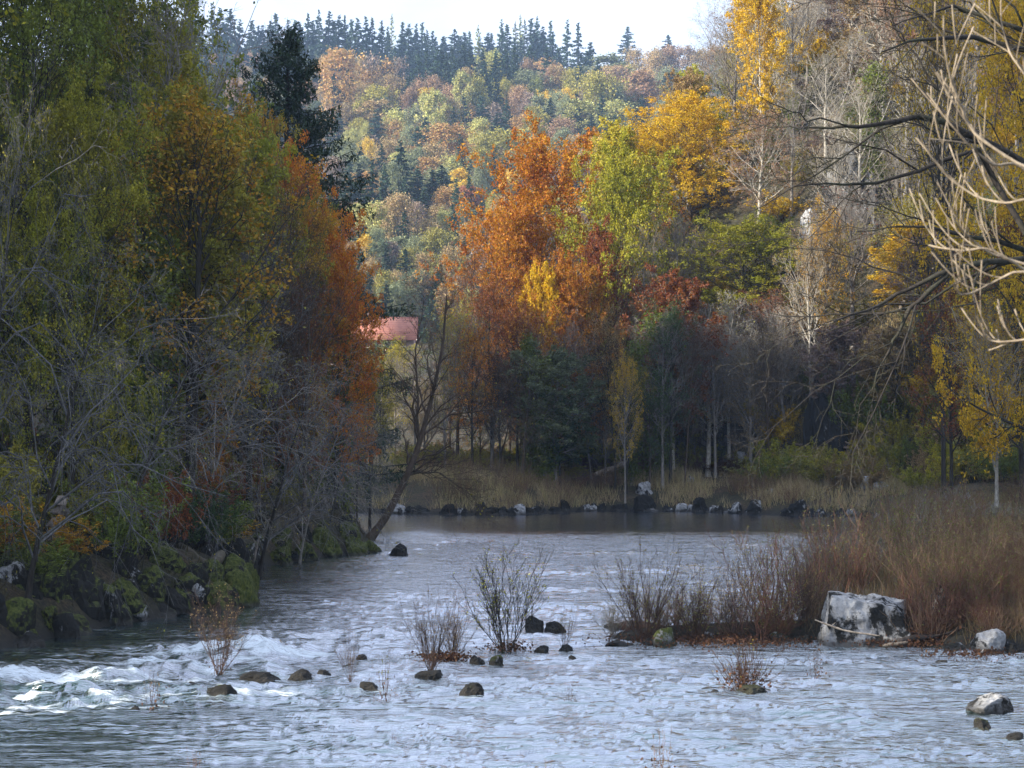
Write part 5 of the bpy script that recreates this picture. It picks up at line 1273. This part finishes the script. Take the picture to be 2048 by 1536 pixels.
# ------------------------------------------------------------------ labels for everything placed in bulk
CN = dict(vivid="vivid orange", stemmy="thin leaved", deep_orange="copper orange", rust="russet", orange="amber", gold="golden", yellow="yellow", olive="olive ochre", yellow_green="yellow green", green="green", dark_green="dark green", tan="tan", pinkish_brown="pinkish brown", pale_orange="pale orange",
    pale_yellow="pale yellow", grey_green="grey green", red="reddish", dark_needle="dark", blue_green="blue green", sunny_needle="sunlit", mauve="mauve grey", brown_dead="brown")
def describe(q):
    px, py, key, f = q['px'], q['py'], q['key'], q['feats']
    c_ = CN.get(q['col'], "")
    if f == "far":
        kind = "spruce" if key.startswith("fspruce") else "larch" if key == "larch" else "white stemmed birch" if key.startswith("birch") else "bare twiggy tree" if key.startswith("twiggy") else "rounded tree"
        zone = "on the far ridge skyline" if py < 120 else "just below the far ridge" if py < 190 else "high on the far hillside" if py < 270 else "midway up the far hillside" if py < 370 else "low on the far hillside" if py < 480 else "at the far hill foot"
        lm = "behind the tall dark spruce" if px < 640 else "beyond the forest edge" if px < 740 else "above the red roof" if px < 850 else "between roof and copper beech" if px < 970 else "over the copper beech" if px < 1150 else "over the green yellow tree" if px < 1300 else "beside the right slope"
        return f"{c_} {kind} {zone} {lm}", "tree", f"{kind} {zone}", dict(spruce="spruce_tree", larch="larch_tree").get(kind)
    if key == "rock":
        tone = "pale" if q['crust'] < 0.35 else "mottled" if q['crust'] < 0.7 else "blackish"
        ms = "mossy " if q['moss'] > 0.35 else ""
        sz = "large " if q['w'] > 1.6 else "small " if q['w'] < .6 else ""
        where = {"shore": "on the far waterline", "bankrock": "in the grass of the right bank", "leftrock": "on the left bank", "rightrock": "along the right bank edge"}[f]
        lm = dict(shore=[(900, "below the leaning tree"), (1180, "below the reeds"), (1420, "below the pale fallen log"), (9999, "below the slim pale stems")], bankrock=[(1400, "near the pale fallen log"), (1720, "near the driftwood heap"), (9999, "below the amber leaved tree")],
            leftrock=[(170, "beside the rapids"), (360, "under the arching boughs"), (520, "at the first bank corner"), (650, "under the drooping twigs"), (9999, "by the leaning trunk")], rightrock=[(1650, "left of the boulder"), (1850, "behind the boulder"), (9999, "in the thicket")])[f]
        return f"{sz}{ms}{tone} rock {where} {next(b for a, b in lm if px < a)}", "rock", f"rocks {where}", None
    kind = "leafless tree" if key.startswith("bare") or key.startswith("arch") else "thin leaved tree" if key.startswith("sparse") else "leafy tree" if key.startswith(("dense", "lush", "beech")) else "leafy bush" if key.startswith("bush") else "bushy willow" if key.startswith("willow") else "willow thicket shrub"
    bk = {"straw": "straw stemmed", "russet": "russet stemmed", "grey": "grey stemmed", "dark": "dark stemmed", "pale": "pale stemmed", "birch": "white stemmed", "brown": "brown stemmed", "red": "reddish stemmed", "lav": "silvery stemmed"}[q['bark']]
    if kind == "leafless tree": c_ = bk
    elif kind != "leafy tree": c_ = c_ + " " + bk
    W1 = {"grove": [(900, "in the grove behind the leaning tree"), (1080, "in the grove near the russet beech"), (1230, "in the shaded grove below the copper beech"), (1380, "in the shaded grove by the thick ivy"), (9999, "at the shaded grove edge")],
        "slope": [(1500, "on the slope beside the golden tree"), (1640, "on the slope below the sunlit spruce"), (1780, "on the slope around the pale crag"), (1920, "on the slope behind the dark boughs"), (9999, "on the slope by the right edge")],
        "slopebush": [(1500, "on the slope under the golden tree"), (1700, "on the slope around the pale crag"), (1900, "on the steep slope behind dark boughs"), (9999, "on the slope at the far right")],
        "bank": [(1700, "above the driftwood heap"), (1850, "on the grassy bank below the slope"), (9999, "near the amber leaved tree")], "farbank": [(950, "behind the reeds by the leaning tree"), (1150, "behind the reeds"), (9999, "in front of the grove")],
        "left": [(150, "deep in the left forest edge"), (350, "in the left forest behind arching boughs"), (520, "in the left forest below yellow crowns"), (9999, "in the left forest by the copper beech")], "leftbank": [(200, "on the left bank by the rapids"), (450, "on the left bank above mossy rocks"), (9999, "on the left bank near the point")],
        "sky_block_trees": [(9999, "added beyond the left edge to block sky light")],
        "thicket": [(1640, "on the bar left of the boulder"), (1850, "behind the big boulder"), (9999, "in the right bank thicket")], "farshrub": [(1000, "on the far bank by the leaning tree"), (1300, "on the far bank below the grove"), (9999, "on the far bank toward the driftwood")]}.get(f, [(9999, "by the river")])
    w1 = next(b for a, b in W1 if px < a)
    hgt = ""
    if f == "slope": hgt = "high " if py < 130 else "midway " if py < 380 else "low "
    if f == "thicket": hgt = "" 
    return f"{c_} {kind} {hgt}{w1}", "tree" if "tree" in kind else ("bush" if "bush" in kind else "shrub"), f"{kind}s {w1}", None
bul = {}
for q in PLACED:
    if q['label']:
        q['o']['label'] = q['label']; q['o']['category'] = q['cat']; continue
    lb, ca, gr, nm = describe(q)
    q['o']['category'] = ca; q['o']['group'] = gr
    if nm: q['o'].name = nm
    bul.setdefault(lb, []).append(q)
def spread_out(lb, qs, depth=0):
    if len(qs) == 1: qs[0]['o']['label'] = lb.strip(); return
    if len(qs) > 9 and depth < 3:
        k = 'py' if depth != 1 else 'y'
        a, b = (("higher", "lower"), ("farther", "nearer"), ("upper", "bottom"))[depth]
        qs.sort(key=lambda q: q[k] if k == 'py' else -q[k]); h = len(qs) // 2
        spread_out(a + " " + lb, qs[:h], depth + 1); spread_out(b + " " + lb, qs[h:], depth + 1); return
    qs.sort(key=lambda q: q['px'])
    for i, q in enumerate(qs):
        o_ = "leftmost" if i == 0 else "rightmost" if i == len(qs) - 1 else ORD[min(i, 8)]
        q['o']['label'] = o_ + " " + lb.strip()
ORD = ["leftmost", "second", "third", "fourth", "fifth", "sixth", "seventh", "eighth", "ninth"]
for lb, qs in bul.items(): spread_out(lb, qs)

for q in PLACED:      # broken water round the stones in the current
    if q['key'] == 'rock' and q['feats'] is None and q['y'] < 52:
        r_ = q['w'] * 0.5; dd = np.sqrt(((WX.ravel() - q['x']) / (r_ * 1.5 + .1)) ** 2 + ((WY.ravel() - q['y'] + r_ * .5) / (r_ * 1.2 + .15)) ** 2)
        foam = np.maximum(foam, 0.36 * np.exp(-(dd ** 2)))
w.data.attributes["foam"].data.foreach_set("value", foam.astype(np.float32))

# ------------------------------------------------------------------ haze
hz = newobj("haze", mesh_np("haze", *box(-880, 880, -240, 1480, -4, 262), None)); hz["kind"] = "stuff"; tag(hz, "thin blue autumn haze filling the whole valley", "haze")
m = bpy.data.materials.new("haze"); m.use_nodes = True; t = m.node_tree; t.nodes.clear(); o = t.nodes.new("ShaderNodeOutputMaterial")
pv = t.nodes.new("ShaderNodeVolumePrincipled"); pv.inputs['Color'].default_value = (0.46, 0.66, 1.0, 1); pv.inputs['Density'].default_value = 0.00024
pv.inputs['Anisotropy'].default_value = 0.1
t.links.new(pv.outputs[0], o.inputs['Volume']); hz.data.materials.append(m)
